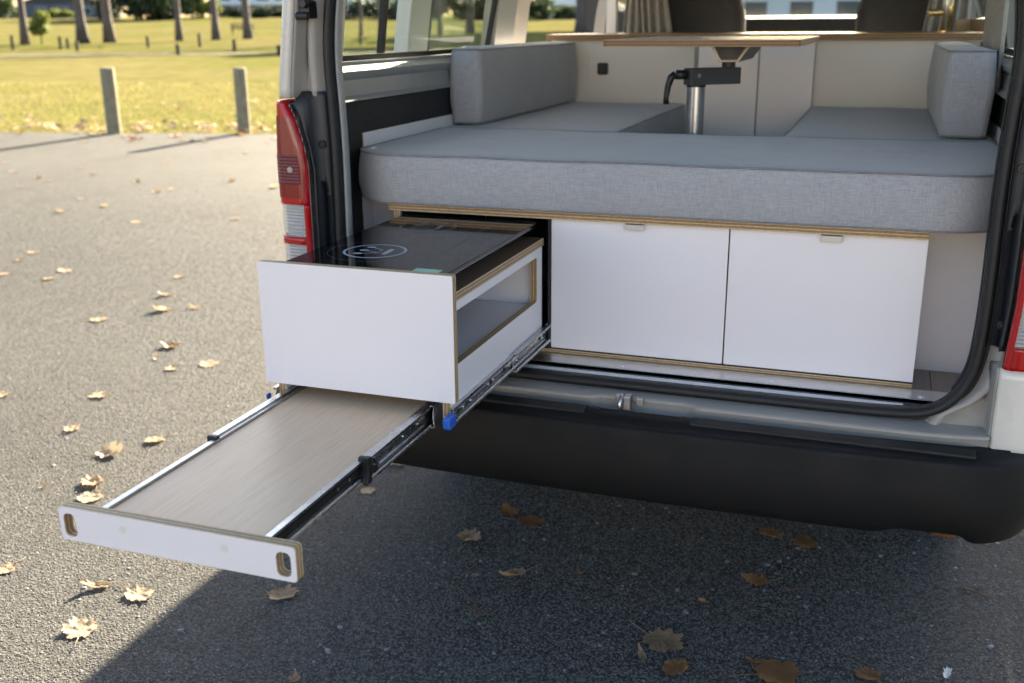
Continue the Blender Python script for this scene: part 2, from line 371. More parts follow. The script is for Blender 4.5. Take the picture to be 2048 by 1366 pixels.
# fringe where grass creeps over the asphalt edge, and short lawn blades
def blades():
    N = 26000; x = rng.uniform(-24, -3, N); t = rng.random(N)**1.8; y = edge_y(x)-.06+t*14
    h = rng.uniform(.012, .032, N)*(1+.5*(t < .03)); a = rng.uniform(0, 2*np.pi, N); w = .004+.003*rng.random(N)+.0015*t*6
    lean = rng.normal(0, .5, (N, 2))*h[:, None]; z = np.full(N, -.03)
    V = np.empty((N, 3, 3)); ca, sa = np.cos(a)*w, np.sin(a)*w
    V[:, 0] = np.stack([x-ca, y-sa, z], 1); V[:, 1] = np.stack([x+ca, y+sa, z], 1); V[:, 2] = np.stack([x+lean[:, 0], y+lean[:, 1], z+h+.03], 1)
    me = bpy.data.meshes.new('grass'); me.vertices.add(N*3); me.vertices.foreach_set('co', V.ravel())
    me.loops.add(N*3); me.loops.foreach_set('vertex_index', np.arange(N*3)); me.polygons.add(N); me.polygons.foreach_set('loop_start', np.arange(N)*3)
    me.update(); me.materials.append(M['grass_blade']); o = bpy.data.objects.new('grass', me); sc.collection.objects.link(o)
    o['kind'] = 'stuff'; tag(o, 'short dry yellow green grass beyond the asphalt edge', 'grass')
blades()
# narrow footpath across the park
b = MB(); L = []
for i in range(60):
    t = i/59; px = -300+t*1300; x, y = azimuth_pt(px, 64.5-t*7); L.append((x, y))
V = []
for x, y in L: V += [(x, y, .0), (x-.574*1.3, y+.819*1.3, .0)]
b.add([(x, y, float(terrain(x, y))+.02) for x, y, z in V], [(2*i, 2*i+2, 2*i+3, 2*i+1) for i in range(59)])
struct(b.build('path', 'path'))

# ------------------------------------------------------------------ the van
XC = -.485; HW = .848
van = empty('camper_van', (XC, 4.4, 0), 'cream white camper van with tailgate raised showing its fitted interior', 'van')
def mir(pts, s): return [(XC+s*p[0],)+tuple(p[1:]) for p in pts]       # s=-1 left, +1 right; p[0] = distance from centre line
OUT = [(.30, .80), (.36, .822), (.50, .842), (.80, .848), (1.15, .846), (1.30, .838), (1.49, .812), (1.70, .765), (1.82, .72), (1.90, .66), (1.945, .56), (1.97, .40), (1.98, .2), (1.985, 0)]
def outx(z): return float(np.interp(z, [p[0] for p in OUT], [p[1] for p in OUT]))
# tailgate opening path: (half width, z) at the rubber seal
HALF = [(0, .648), (.40, .648), (.56, .650), (.62, .655), (.66, .675), (.69, .71), (.708, .76), (.714, .82), (.716, .92), (.714, 1.07), (.7135, 1.145), (.715, 1.215), (.717, 1.28),
        (.720, 1.335), (.719, 1.40), (.709, 1.486), (.69, 1.58), (.665, 1.68), (.635, 1.76), (.59, 1.82), (.53, 1.85), (.40, 1.865), (0, 1.87)]
def smooth_path(P, it=2):
    for _ in range(it):
        Q = [P[0]]
        for a, b in zip(P[:-1], P[1:]): Q += [(a[0]*.75+b[0]*.25, a[1]*.75+b[1]*.25), (a[0]*.25+b[0]*.75, a[1]*.25+b[1]*.75)]
        Q.append(P[-1]); P = Q
    return P
HS = smooth_path(HALF)
LOOP = [(XC+a, z) for a, z in HS]+[(XC-a, z) for a, z in HS[::-1]][1:-1]
def ring_normals(L):
    out = []; n = len(L)
    for i in range(n):
        a, b_ = L[i-1], L[(i+1) % n]; t = Vector((b_[0]-a[0], b_[1]-a[1])).normalized(); out.append(Vector((t.y, -t.x)))
    return out
LN = ring_normals(LOOP)
def sweep(name, prof, mat, closed=True, **k):
    rings = [[(p[0]+nn.x*n_, y, p[1]+nn.y*n_) for n_, y in prof] for p, nn in zip(LOOP, LN)]
    return MB().loft(rings, 0, closed, True).build(name, mat, van, **k)
sweep('door_seal', [(.010, 2.168), (.011, 2.152), (.008, 2.142), (.002, 2.138), (-.006, 2.140), (-.010, 2.147), (-.011, 2.168), (-.006, 2.174), (.006, 2.174)], 'rubber', smooth=True)
sweep('seal_lip', [(.020, 2.172), (.018, 2.160), (.0135, 2.157), (.0115, 2.170)], 'black_plastic', smooth=True)
def side_sweep(name, prof, mat, zlo, zhi, s, **k):
    rings = []
    for a, z in HS:
        if zlo <= z <= zhi:
            rings.append([(XC+s*(a+n_), y, z) for n_, y in prof])
    return MB().loft(rings, 0, True, False, True).build(name, mat, van, **k)
side_sweep('aperture_trim', [(-.0115, 2.160), (-.016, 2.158), (-.019, 2.162), (-.0195, 2.180), (-.014, 2.186), (-.0115, 2.18)], 'trim_grey', .70, 1.80, -1, smooth=True)
side_sweep('aperture_trim', [(-.0115, 2.166), (-.013, 2.165), (-.014, 2.168), (-.014, 2.180), (-.013, 2.186), (-.0115, 2.18)], 'charcoal_panel', .70, 1.80, 1, smooth=True)
# painted door jamb either side, grooved, up to the outer seam
def jamb(s):
    zs = sorted(list(np.linspace(.60, 1.80, 41))+[.8095, .811, 1.2745, 1.276]); rings = []
    for z in zs:
        a = float(np.interp(z, [p[1] for p in HS if p[0] > .5], [p[0] for p in HS if p[0] > .5])); a = min(a, .72)
        if z < .70: a = float(np.interp(z, [.60, .648, .70], [.60, .60, .68]))
        so = outx(z)-.045 if z > .8 else .747
        pr = [(a+.012, 2.176), (a+.020, 2.172), (a+.030, 2.150), (a+.040, 2.141), (a+.047, 2.143), (a+.056, 2.156), (so-.012, 2.152), (so-.006, 2.135), (so-.003, 2.110), (so, 2.104)]
        bk = .022 if .81 < z < 1.275 else 0
        rings.append([(XC+s*n_, y+bk, z) for n_, y in pr])
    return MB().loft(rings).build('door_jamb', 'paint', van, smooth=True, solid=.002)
for s in (-1, 1): jamb(s)
# outer rear corner: rear face, rounded edge, side skin back to the window
def corner(s, z0, z1, nm, mat):
    rings = []
    for z in np.linspace(z0, z1, max(3, int((z1-z0)/.02))):
        o = outx(z)
        q_ = o-.043 if z0 > 1 else .748
        pr = [(q_, 2.115), (q_+.001, 2.103), (q_+.006, 2.097), (o-.025, 2.098), (o-.014, 2.104), (o-.006, 2.115), (o-.001, 2.135), (o, 2.16), (o, 2.30)]
        rings.append([(XC+s*n_, y, z) for n_, y in pr])
    return MB().loft(rings).build(nm, mat, van, smooth=True, solid=.0015)
for s in (-1, 1):
    corner(s, 1.272, 1.84, 'corner_panel', 'paint_outer'); corner(s, .60, .784, 'corner_panel', 'paint_sunlit')
    o_ = [(XC+s*(outx(z)-.03), 2.135, z) for z in np.linspace(.60, 1.27, 24)]
    rings = [[(XC+s*(outx(z)-.070), 2.165, z), (XC+s*(outx(z)-.01), 2.175, z), (XC+s*outx(z), 2.30, z)] for z in np.linspace(.784, 1.272, 20)]
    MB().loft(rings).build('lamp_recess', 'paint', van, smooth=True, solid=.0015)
# dark plastic cover between lamp and seal
TLI = [(.785, .752), (.909, .760), (1.017, .760), (1.111, .759), (1.168, .768), (1.23, .787), (1.263, .804), (1.285, .815)]
def tli(z): return float(np.interp(z, [p[0] for p in TLI], [p[1] for p in TLI]))
def cover(s):
    rings = []
    for z in np.linspace(.815, 1.286, 36):
        a = float(np.interp(z, [p[1] for p in HS if p[0] > .5], [p[0] for p in HS if p[0] > .5])); t = tli(z); t2 = t-.004 if z < 1.262 else outx(z)-.046
        k = max(0, (z-1.262)/.024); yb = 2.108+.03*k
        m = a+.034+(.012*min(1, max(0, (z-1.05)/.15)))
        pr = [(a+.014, 2.166), (a+.018, 2.150), (a+.030, 2.146), (m-.006, 2.146), (m, 2.128+.015*k), (m+.006, yb+.006), (t2-.008, yb), (t2-.001, yb+.003), (t2, 2.15)]
        rings.append([(XC+s*n_, y, z) for n_, y in pr])
    c = MB().loft(rings).build('pillar_cover', 'dark_grey_plastic', van, smooth=True, solid=.002)
    for z in (1.165, .86):
        a = float(np.interp(z, [p[1] for p in HS if p[0] > .5], [p[0] for p in HS if p[0] > .5]))
        MB().disc((XC+s*(a+.030), 2.139, z), .0095, 'y', .008, 18).build('clip', 'black_plastic', c, bevel=.001)
        MB().disc((XC+s*(a+.030), 2.136, z), .005, 'y', .004, 6).build('clip', 'dark_grey_plastic', c, bevel=.0005)
for s in (-1, 1): cover(s)
# tail lights
def lamp_surface(s, z0, z1, f0, f1, dz=.006, off=0, rib=0, nx=14, inset=None):
    """patch of lamp skin; f=0 outer edge of the side wrap, f=1 inner edge"""
    rings = []; n = max(3, int((z1-z0)/dz)+1)
    for z in np.linspace(z0, z1, n):
        o = outx(z)+.003; t = tli(z); row = []
        cur = [(o-.006, 2.235), (o, 2.18), (o+.001, 2.14), (o-.004, 2.112), (o-.014, 2.096), (o-.028, 2.089), (t+.012, 2.086), (t+.004, 2.089), (t, 2.098)]
        L = [0]
        for p, q in zip(cur[:-1], cur[1:]): L.append(L[-1]+math.hypot(q[0]-p[0], q[1]-p[1]))
        for f in np.linspace(f0, f1, nx):
            d = f*L[-1]; a = float(np.interp(d, L, [p[0] for p in cur])); y = float(np.interp(d, L, [p[1] for p in cur]))
            r_ = rib*math.sin(z*2*math.pi/.0075)
            row.append((XC+s*(a+off*.4), y-off-r_, z))
        rings.append(row)
    return rings
def tail_light(s):
    tl = bpy.data.objects.new('tail_light', None); sc.collection.objects.link(tl); tl.parent = van
    WORG[tl] = Vector((XC+s*.79, 2.12, .785)); tl.location = WORG[tl]-WORG[van]
    def P(nm, rg, mat, **k): return MB().loft(rg).build(nm, mat, tl, smooth=True, **k)
    P('lamp_housing', lamp_surface(s, .785, 1.26, 0, .955, off=-.012), 'lamp_reflector')
    P('red_lens', lamp_surface(s, 1.03, 1.266, 0, 1), 'lens_red', solid=.003)
    P('rim_lens', lamp_surface(s, .785, 1.03, .926, 1, nx=6), 'lens_red', solid=.003)
    P('red_lens', lamp_surface(s, .935, .953, 0, .925), 'lens_red', solid=.003)
    P('red_lens', lamp_surface(s, .785, .83, 0, .925), 'lens_red', solid=.003)
    P('clear_lens', lamp_surface(s, .9535, 1.0295, 0, .925, dz=.0009, rib=.0011, off=-.001), 'lens_clear')
    P('clear_lens', lamp_surface(s, .8305, .9345, 0, .925, dz=.0009, rib=.0011, off=-.001), 'lens_clear')
    P('amber_window', lamp_surface(s, 1.045, 1.232, .50, .945, off=.0034), 'lens_amber')
    P('brake_window', lamp_surface(s, 1.078, 1.145, .56, .915, off=.0048, rib=.0006, dz=.001), 'lens_dark_red')
    c = lamp_surface(s, 1.112, 1.114, .80, .81)[0][0]
    MB().disc((c[0], c[1]-.0085, 1.112), .0075, 'y', .004, 14).build('bulb', 'lens_clear', tl, bevel=.002)
for s in (-1, 1): tail_light(s)
# gas strut bracket on the left jamb
b = MB(); xb = XC-.752
b.tube([(xb, 2.12, 1.60), (xb, 2.115, 1.50), (xb+.004, 2.115, 1.475)], [.009, .012, .013], 12)
b.box(xb-.013, xb+.012, 2.112, 2.15, 1.447, 1.485); b.tube([(xb-.016, 2.105, 1.452), (xb+.014, 2.105, 1.452)], .0085, 12); b.tube([(xb+.004, 2.098, 1.478), (xb+.004, 2.14, 1.478)], .010, 12)
b.build('strut_bracket', 'black_plastic', van, bevel=.002, auto=40)
xb = XC+.757
b = MB().box(xb-.012, xb+.010, 2.112, 2.146, .715, .752); b.box(xb-.006, xb+.008, 2.108, 2.14, .752, .768); b.box(xb-.007, xb+.006, 2.112, 2.14, .697, .712)
b.build('door_buffer', 'black_plastic', van, bevel=.003)
# painted sill with its dished latch pocket
def pocket(x):
    return float(np.interp(x, [-.56, -.53, -.345, -.315], [0, 1, 1, 0]))
xs = np.concatenate([np.linspace(XC-.745, -.57, 14), np.linspace(-.565, -.31, 40), np.linspace(-.30, XC+.745, 24)])
rings = []
for x in xs:
    k = pocket(x); k = k*k*(3-2*k); e = max(0, abs(x-XC)-.60)/.19; up_ = .012*e*e
    pr = [(2.19, .640), (2.165, .637), (2.128, .636), (2.1005+.016*k, .6345), (2.0965+.016*k, .6338), (2.0935+.016*k, .6318), (2.0925+.016*k, .6285), (2.095+.016*k, .6235), (2.1005+.013*k, .611-.004*k), (2.100+.010*k, .602-.005*k), (2.085, .597-.003*k), (2.05, .592)]
    rings.append([(x, y, z+up_*(1 if y < 2.16 else .3)) for y, z in pr])
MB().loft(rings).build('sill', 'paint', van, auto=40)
b = MB().prism([(-.520, 2.068), (-.508, 2.094), (-.452, 2.096), (-.428, 2.084), (-.432, 2.066), (-.470, 2.058), (-.508, 2.058)], 'z', .6045, .6095)
lt = b.build('latch_striker', 'latch_metal', van, bevel=.001)
MB().tube([(-.486, 2.074, .60), (-.486, 2.074, .632), (-.486, 2.080, .641), (-.486, 2.094, .644), (-.486, 2.104, .641)], .0048, 12).build('striker_loop', 'steel', lt, smooth=True)
MB().box(-.480, -.464, 2.080, 2.106, .602, .646).box(-.500, -.490, 2.092, 2.106, .628, .645).box(-.454, -.438, 2.092, 2.106, .622, .641).build('striker_bracket', 'latch_metal', lt, bevel=.002)
for x, y in ((-.508, 2.076), (-.447, 2.078)): MB().disc((x, y, .609), .007, 'z', .005, 6).build('bolt', 'steel', lt, bevel=.001)
# aluminium sill strips with screws
st = MB().box(-1.16, .193, 2.222, 2.288, .650, .6605).box(-1.16, .193, 2.222, 2.225, .640, .6605).build('sill_strip', 'aluminium', van, bevel=.001)
for x in (-.98, -.52, -.18, .135): MB().tube([(x, 2.236, .6600), (x, 2.236, .6632), (x, 2.236, .6642)], [.0056, .0052, .0025], 12).build('screw', 'alu_bright', st, smooth=True)
MB().box(-1.12, .10, 2.184, 2.204, .640, .6545).build('sill_strip', 'alu_bright', van, bevel=.001)
box('sill_gap', (-1.16, .20, 2.178, 2.2215, .60, .6445), 'charcoal_panel', van)
# bumper
def bumper():
    path = []
    for t in np.linspace(-1, 1, 121):
        a = abs(t); s = 1 if t > 0 else -1
        L = a*1.02                     # arc length from centre line
        if L < .70: x, yo, nx_, ny_ = L, 0, 0, -1
        else:
            R = .16; th = min((L-.70)/R, math.pi/2); x = .70+R*math.sin(th); yo = R*(1-math.cos(th)); nx_, ny_ = math.sin(th), -math.cos(th)
            ex = L-.70-R*math.pi/2
            if ex > 0: yo += ex
        path.append((s*x, yo+.03*(x/.86)**2, s*nx_, ny_, L))
    prof = [(-.087, .595), (-.087, .6165), (-.045, .6165), (-.044, .6130), (-.008, .6128), (-.003, .6118), (.0, .6085), (.0015, .600), (.006, .572), (.010, .54), (.008, .50), (-.002, .465), (-.018, .440), (-.040, .428), (-.075, .425), (-.10, .45)]
    rings = []
    for x, yo, nx_, ny_, L in path:
        X = XC+x
        k = 0
        if .06 < X < .262: k = min(1, (X-.06)/.05, (.262-X)/.045); k = max(0, k); k = k*k*(3-2*k)
        row = []
        for n_, z in prof:
            w = max(0, (.50-z)/.075); zz = z+k*.016*min(1, w)-(.005*min(1, w)*min(1, max(0, (X-.235)/.045)))
            row.append((X+nx_*n_, 1.985+yo+ny_*n_, zz))
        rings.append(row)
    bp = MB().loft(rings).build('bumper', 'bumper_plastic', van, smooth=True)
    # step pads on its top, with tabs that reach over the sill
    for x0, x1 in ((-1.22, -.555), (-.325, .235)):
        MB().box(x0, x1, 2.030, 2.070, .6135, .6215).build('step_pad', 'step_plastic', bp, bevel=.003)
    for x in (-.548, -.332, -.02, .10): MB().box(x-.020, x+.020, 2.062, 2.079, .6080, .6175).build('pad_tab', 'black_plastic', bp, bevel=.004)
    MB().box(-.53, -.35, 2.048, 2.064, .6020, .6150).build('step_pad', 'step_plastic', bp, bevel=.003)
bumper()
box('tow_eye', (.178, .225, 2.10, 2.14, .405, .50), 'hitch_orange', van, bevel=.004)
# underbody, floor, wheels
box('chassis', (XC-.72, XC+.72, 2.75, 6.4, .36, .55), 'chassis', van); box('underfloor', (XC-.80, XC+.80, 2.16, 6.5, .552, .636), 'chassis', van)
fl = box('floor', (XC-.79, XC+.79, 2.2225, 6.3, .6365, .6490), 'charcoal_panel', van)
for i in range(11):
    x0 = XC-.785+i*.143; MB().box(x0, x0+.1415, 2.289, 4.9, .6492, .6550).build('plank', 'floor_oak', fl, bevel=.0008)
for s in (-1, 1):
    for y in (3.2, 5.77):
        w = bpy.data.objects.new('wheel', None); sc.collection.objects.link(w); w.parent = van; WORG[w] = Vector((XC+s*.73, y, 0)); w.location = WORG[w]-WORG[van]
        def lathe(pr, x, n=40):
            return [[(XC+s*(x+a), y+r*math.cos(2*math.pi*k/n), .335+r*math.sin(2*math.pi*k/n)) for a, r in pr] for k in range(n)]
        MB().loft(lathe([(-.09, .20), (-.10, .28), (-.085, .325), (-.05, .334), (.05, .334), (.085, .325), (.10, .28), (.09, .20)], .73), 0, False, True).build('tyre', 'tyre', w, smooth=True)
        MB().loft(lathe([(-.08, .20), (.075, .205), (.08, .17), (.05, .15), (.055, .06), (.06, .01)], .73), 0, False, True).build('rim', 'rim', w, smooth=True)
# sides
def wall_strip(name, s, y0, y1, z0, z1, mat='paint', inner='trim_grey', th=.05):
    zs = sorted({z0, z1} | {p[0] for p in OUT if z0 < p[0] < z1}); rings = []
    for y in (y0, y1):
        rings.append([(XC+s*outx(z), y, z) for z in zs]+[(XC+s*(outx(z)-th), y, z) for z in zs[::-1]])
    b = MB(); n = len(zs); b.loft(rings, 0, True, False, True)
    b.m = [1 if (n <= (i % (2*n)) < 2*n-1 and i < 2*n) else 0 for i in range(len(b.f))]
    return b.build(name, [mat, inner], van, auto=50)
WL, WH = 1.345, 1.76
for s in (-1, 1):
    if s < 0:
        low = [(2.301, 3.585)]; spans = [(2.301, 2.33), (3.40, 3.585), (4.86, 5.02), (5.85, 6.0)]; low2 = [(4.86, 6.45)]; wins = [(2.331, 3.399)]; fr = [(5.021, 5.849)]
    else:
        low = [(2.301, 6.45)]; spans = [(2.301, 2.33), (3.40, 3.55), (4.86, 5.02), (5.85, 6.0)]; low2 = []; wins = [(2.331, 3.399), (3.551, 4.859)]; fr = [(5.021, 5.849)]
    for y0, y1 in low+low2:
        zs0 = .36
        wall_strip('side_panel', s, y0, y1, zs0, WL-.002)
    for y0, y1 in spans: wall_strip('window_pillar', s, y0, y1, WL, WH, inner='cream_panel')
    wall_strip('cant_rail', s, 2.301, 6.0, WH+.001, 1.90, inner='headliner')
    for y0, y1 in wins+fr:
        zz = np.linspace(WL+.002, WH-.002, 6)
        MB().loft([[(XC+s*(outx(z)-.012), y, z) for z in zz] for y in (y0, y1)]).build('side_window', 'tinted_glass' if (y0 < 5) else 'clear_glass', van, smooth=True)
        # black rubber surround inside the aperture
        m_ = MB()
        for za, zb, ya, yb in ((WL, WL+.014, y0, y1), (WH-.014, WH, y0, y1), (WL+.0145, WH-.0145, y0, y0+.014), (WL+.0145, WH-.0145, y1-.014, y1)):
            m_.loft([[(XC+s*(outx(z)-.020), y, z) for z in (za, zb)]+[(XC+s*(outx(z)-.034), y, z) for z in (zb, za)] for y in (ya, yb)], 0, True, False, True)
        m_.build('window_rubber', 'rubber', van)
    if s < 0: MB().box(XC-.842, XC-.80, 3.586, 4.859, .36, .60).build('door_step', 'paint', van, bevel=.004)
# left rear window divider (vertical bar of the slider)
zz = np.linspace(WL+.015, WH-.015, 4)
for yb in (2.57,):
    MB().loft([[(XC-(outx(z)-.022), yb, z), (XC-(outx(z)-.022), yb+.022, z), (XC-(outx(z)-.036), yb+.022, z), (XC-(outx(z)-.036), yb, z)] for z in zz], 0, True, False, True).build('window_bar', 'rubber', van)
# interior side linings: grey ledge under the glass, charcoal panel, pillar trim
for s in (-1, 1):
    pr = [(.762, 1.250), (.776, 1.262), (.782, 1.30), (.770, 1.312), (.768, 1.322), (.781, 1.334), (.787, 1.338), (.787, 1.25)]
    MB().loft([[(XC+s*a, y, z) for a, z in pr] for y in (2.30, 3.58)], 0, True, False, True).build('window_ledge', 'trim_grey', van, auto=35)
    MB().loft([[(XC+s*a, y, z) for a, z in ((.782, .66), (.780, 1.0), (.778, 1.249), (.786, 1.249), (.788, .66))] for y in (2.262, 3.58)], 0, True, False, True).build('side_lining', 'charcoal_panel', van, auto=40)
    MB().loft([[(XC+s*(a), y, z) for a, y in ((outx(z)-.050, 2.22), (outx(z)-.050, 2.300), (outx(z)-.02, 2.300), (outx(z)-.012, 2.20), (outx(z)-.045, 2.185))] for z in np.linspace(1.25, 1.80, 10)], 0, True, False, True).build('pillar_trim', 'trim_grey', van, smooth=True)
    MB().loft([[(XC+s*(a), y, z) for a, y in ((.772, 2.20), (.783, 2.2615), (.80, 2.2615), (.80, 2.195))] for z in np.linspace(.66, 1.249, 3)], 0, True, False, True).build('pillar_gap_shade', 'charcoal_panel', van, auto=40)  # dark panel added in place of the shaded void beside the seal
# roof, tailgate, windscreen, front
zr = [(z, o) for z, o in OUT if z >= 1.895]
prof = [(-o, z) for z, o in zr]+[(o, z) for z, o in zr[::-1]][1:]
inn = [(x*.95, z-.045) for x, z in prof]
rings = [[(XC+x, y, z) for x, z in prof]+[(XC+x, y, z) for x, z in inn[::-1]] for y in (2.16, 6.0)]
MB().loft(rings, 0, True, False, True).build('roof', ['paint_sunlit'], van, auto=40)
box('headliner', (XC-.62, XC+.62, 2.30, 5.95, 1.85, 1.862), 'headliner', van)
MB().prism([(XC-.66, 1.88), (XC+.66, 1.88), (XC+.60, 1.962), (XC-.60, 1.962)], 'y', 2.12, 2.17).build('header', 'paint', van, bevel=.006)
hg = Vector((0, 2.10, 1.965)); an = math.radians(17)          # tailgate raised a little above horizontal
tg = bpy.data.objects.new('tailgate', None); sc.collection.objects.link(tg); tg.parent = van; WORG[tg] = hg+Vector((XC, 0, 0)); tg.location = WORG[tg]-WORG[van]
def tgp(a, d, h): return (XC+a, hg.y-d*math.cos(an)+h*math.sin(an), hg.z+d*math.sin(an)+h*math.cos(an))
def tgslab(nm, mat, a0, a1, d0, d1, h0, h1, **k):
    V = [tgp(sx*(a0 if d == d0 else a1), d, h) for h in (h0, h1) for d in (d0, d1) for sx in (-1, 1)]
    return MB().add(V, [(0, 1, 3, 2), (4, 6, 7, 5), (0, 4, 5, 1), (2, 3, 7, 6), (0, 2, 6, 4), (1, 5, 7, 3)]).build(nm, mat, tg, bevel=.006, **k)
tgslab('frame', 'paint_sunlit', .64, .655, 0, .12, 0, .05); tgslab('glass', 'dark_glass', .60, .68, .121, .58, .02, .026)
for sx in (-1, 1):
    V = [tgp(sx*a, d, h) for h in (0, .05) for a, d in ((.60, .121), (.66, .121), (.72, .58), (.68, .58))]
    MB().add(V, [(0, 1, 2, 3), (4, 5, 6, 7), (0, 1, 5, 4), (1, 2, 6, 5), (2, 3, 7, 6), (3, 0, 4, 7)]).build('frame', 'paint_sunlit', tg, bevel=.004)
tgslab('lower_panel', 'paint_sunlit', .72, .745, .581, 1.22, 0, .06); tgslab('inner_trim', 'dark_grey_plastic', .62, .64, .62, 1.16, -.012, -.001)
MB().add([(XC-.66, 6.0, 1.86), (XC+.66, 6.0, 1.86), (XC+.76, 6.56, 1.20), (XC-.76, 6.56, 1.20)], [(0, 1, 2, 3)]).build('windscreen', 'clear_glass', van, solid=.005)
for s in (-1, 1):
    MB().tube([(XC+s*.68, 6.0, 1.88), (XC+s*.79, 6.54, 1.22)], .035, 10).build('screen_pillar', 'paint', van, smooth=True)
MB().prism([(5.75, .70), (5.72, 1.30), (5.78, 1.452), (5.88, 1.466), (6.30, 1.452), (6.50, 1.25), (6.50, .70)], 'x', XC-.73, XC+.73).build('dashboard', 'charcoal_panel', van, bevel=.01, seg=3)
MB().prism([(6.52, .40), (6.60, .42), (6.68, .55), (6.70, .8), (6.66, 1.1), (6.58, 1.19), (6.53, 1.19)], 'x', XC-.80, XC+.80).build('front_panel', 'paint_sunlit', van, bevel=.02, seg=3)
for s in (-1, 1):
    mr = MB().prism([(XC+s*a, z) for a, z in smooth_path([(.842, 1.5), (.842, 1.02), (.86, .985), (.955, .985), (.985, 1.10), (1.15, 1.39), (1.162, 1.50), (1.16, 1.70), (1.12, 1.76), (.90, 1.76), (.842, 1.72), (.842, 1.51)], 1)], 'y', 5.86, 5.95).build('side_mirror', 'black_plastic', van, bevel=.012, seg=3)  # outline stretched down and onto the body to widen the van's cast shadow
    MB().tube([(XC+s*.82, 5.92, 1.22), (XC+s*.90, 5.91, 1.26)], .02, 8).build('mirror_arm', 'black_plastic', mr, smooth=True)
# sliding door, slid part way back outside the rear window
sd = bpy.data.objects.new('sliding_door', None); sc.collection.objects.link(sd); sd.parent = van; WORG[sd] = Vector((XC-.99, 3.55, .4)); sd.location = WORG[sd]-WORG[van]
def dstrip(nm, mat, y0, y1, z0, z1, o0=.145, o1=.012):
    zs = sorted({z0, z1} | {p[0] for p in OUT if z0 < p[0] < z1})
    return MB().loft([[(XC-(outx(z)+o0), y, z) for z in zs]+[(XC-(outx(z)+o1), y, z) for z in zs[::-1]] for y in (y0, y1)], 0, True, False, True).build(nm, mat, sd, auto=50, bevel=.004)
dstrip('door_skin', 'paint_sunlit', 3.02, 4.16, .40, 1.325); dstrip('door_frame', 'cream_panel', 3.02, 3.17, 1.327, 1.80, .145, .094); dstrip('door_frame', 'cream_panel', 3.96, 4.16, 1.327, 1.80, .145, .094); dstrip('door_frame', 'cream_panel', 3.171, 3.959, 1.76, 1.80, .145, .094)
MB().loft([[(XC-(outx(z)+.11), y, z) for z in np.linspace(1.327, 1.759, 5)] for y in (3.172, 3.958)]).build('door_glass', 'door_tint', sd, smooth=True)
for y in (3.172, 3.938): dstrip('glass_rubber', 'rubber', y, y+.02, 1.328, 1.758, .106, .096)
box('door_handle', (XC-.852-.17, XC-.852-.146, 4.0, 4.12, 1.06, 1.09), 'black_plastic', sd, bevel=.006)
# front seats
def seat(x0, x1, rl, rr):
    st = bpy.data.objects.new('front_seat', None); sc.collection.objects.link(st); st.parent = van; WORG[st] = Vector(((x0+x1)/2, 5.1, .655)); st.location = WORG[st]-WORG[van]
    rings = []
    for y, ins in ((4.98, .03), (4.955, .008), (4.95, .0), (4.97, -.004), (5.06, -.004), (5.09, .0), (5.10, .03)):
        k = (y-4.95); ol = rrect(x0+ins, x1-ins, .98+ins, 1.64-ins, [.05, .05, rr, rl], 8); rings.append([(a, y+(z-1.0)*-.12, z) for a, z in ol])
    bk = MB().loft(rings, 0, True, False, True).build('backrest', 'seat_fabric', st, smooth=True)
    ol = rrect(x0+.004, x1-.004, .984, 1.636, [.05, .05, rr, rl], 8)
    MB().tube([(a, 4.965+(z-1.0)*-.12, z) for a, z in ol], .006, 6, closed=True).build('piping', 'sand_fabric', bk, smooth=True)
    MB().prism(rrect((x0+x1)/2-.13, (x0+x1)/2+.13, 1.66, 1.84, .06), 'y', 4.90, 5.0).build('headrest', 'seat_fabric', st, bevel=.02, seg=3)
    MB().prism(rrect(x0, x1, 5.02, 5.55, .06), 'z', .90, 1.04).build('seat_base', 'seat_fabric', st, bevel=.03, seg=3)
    box('seat_box', (x0+.03, x1-.03, 5.05, 5.5, .6492, .899), 'charcoal_panel', st)
seat(-1.16, -.632, .12, .20); seat(-.142, .26, .20, .12)

# ------------------------------------------------------------------ fitted furniture
FZ = .6551
XL, XR = -1.135, .118                       # storage unit left and right
unit = empty('storage_unit', (-.51, 2.55, FZ), 'white plywood storage unit with drawers under the rear bed cushion', 'cabinet')
ply('bench_top', (XL, XR, 2.284, 2.92, .992, 1.010), 'z', unit, 'white')
ply('bottom_panel', (XL, XR, 2.296, 2.90, FZ+.0002, .6685), 'z', unit, 'brown_laminate')
ply('end_panel', (XL+.008, XL+.026, 2.296, 2.90, .669, .9915), 'x', unit); ply('end_panel', (XR-.030, XR-.012, 2.3205, 2.90, .669, .9915), 'x', unit)
MB().box(-.7225, -.7165, 2.296, 2.90, .669, .9915).build('divider', 'charcoal_panel', unit); ply('divider', (-.306, -.288, 2.3205, 2.90, .669, .9915), 'x', unit)
box('back_panel', (XL+.03, XR-.03, 2.885, 2.90, .67, .99), 'charcoal_panel', unit)
box('inner_lining', (XL+.0265, XL+.0295, 2.30, 2.88, .67, .99), 'charcoal_panel', unit)
for x0, x1, hx in ((-.7155, -.2985, -.513), (-.2955, XR, -.078)):
    d = MB().prism(rrect(x0, x1, .671, .9895, .002, 2), 'y', 2.300, 2.3185, 1, 0).build('drawer_front', ['white', 'ply_y'], unit, bevel=.0008)
    h = MB().box(hx-.022, hx+.022, 2.288, 2.320, .9880, .9902); h.box(hx-.022, hx+.022, 2.288, 2.2902, .976, .9902)
    h.build('handle', 'handle_metal', d, bevel=.0006)
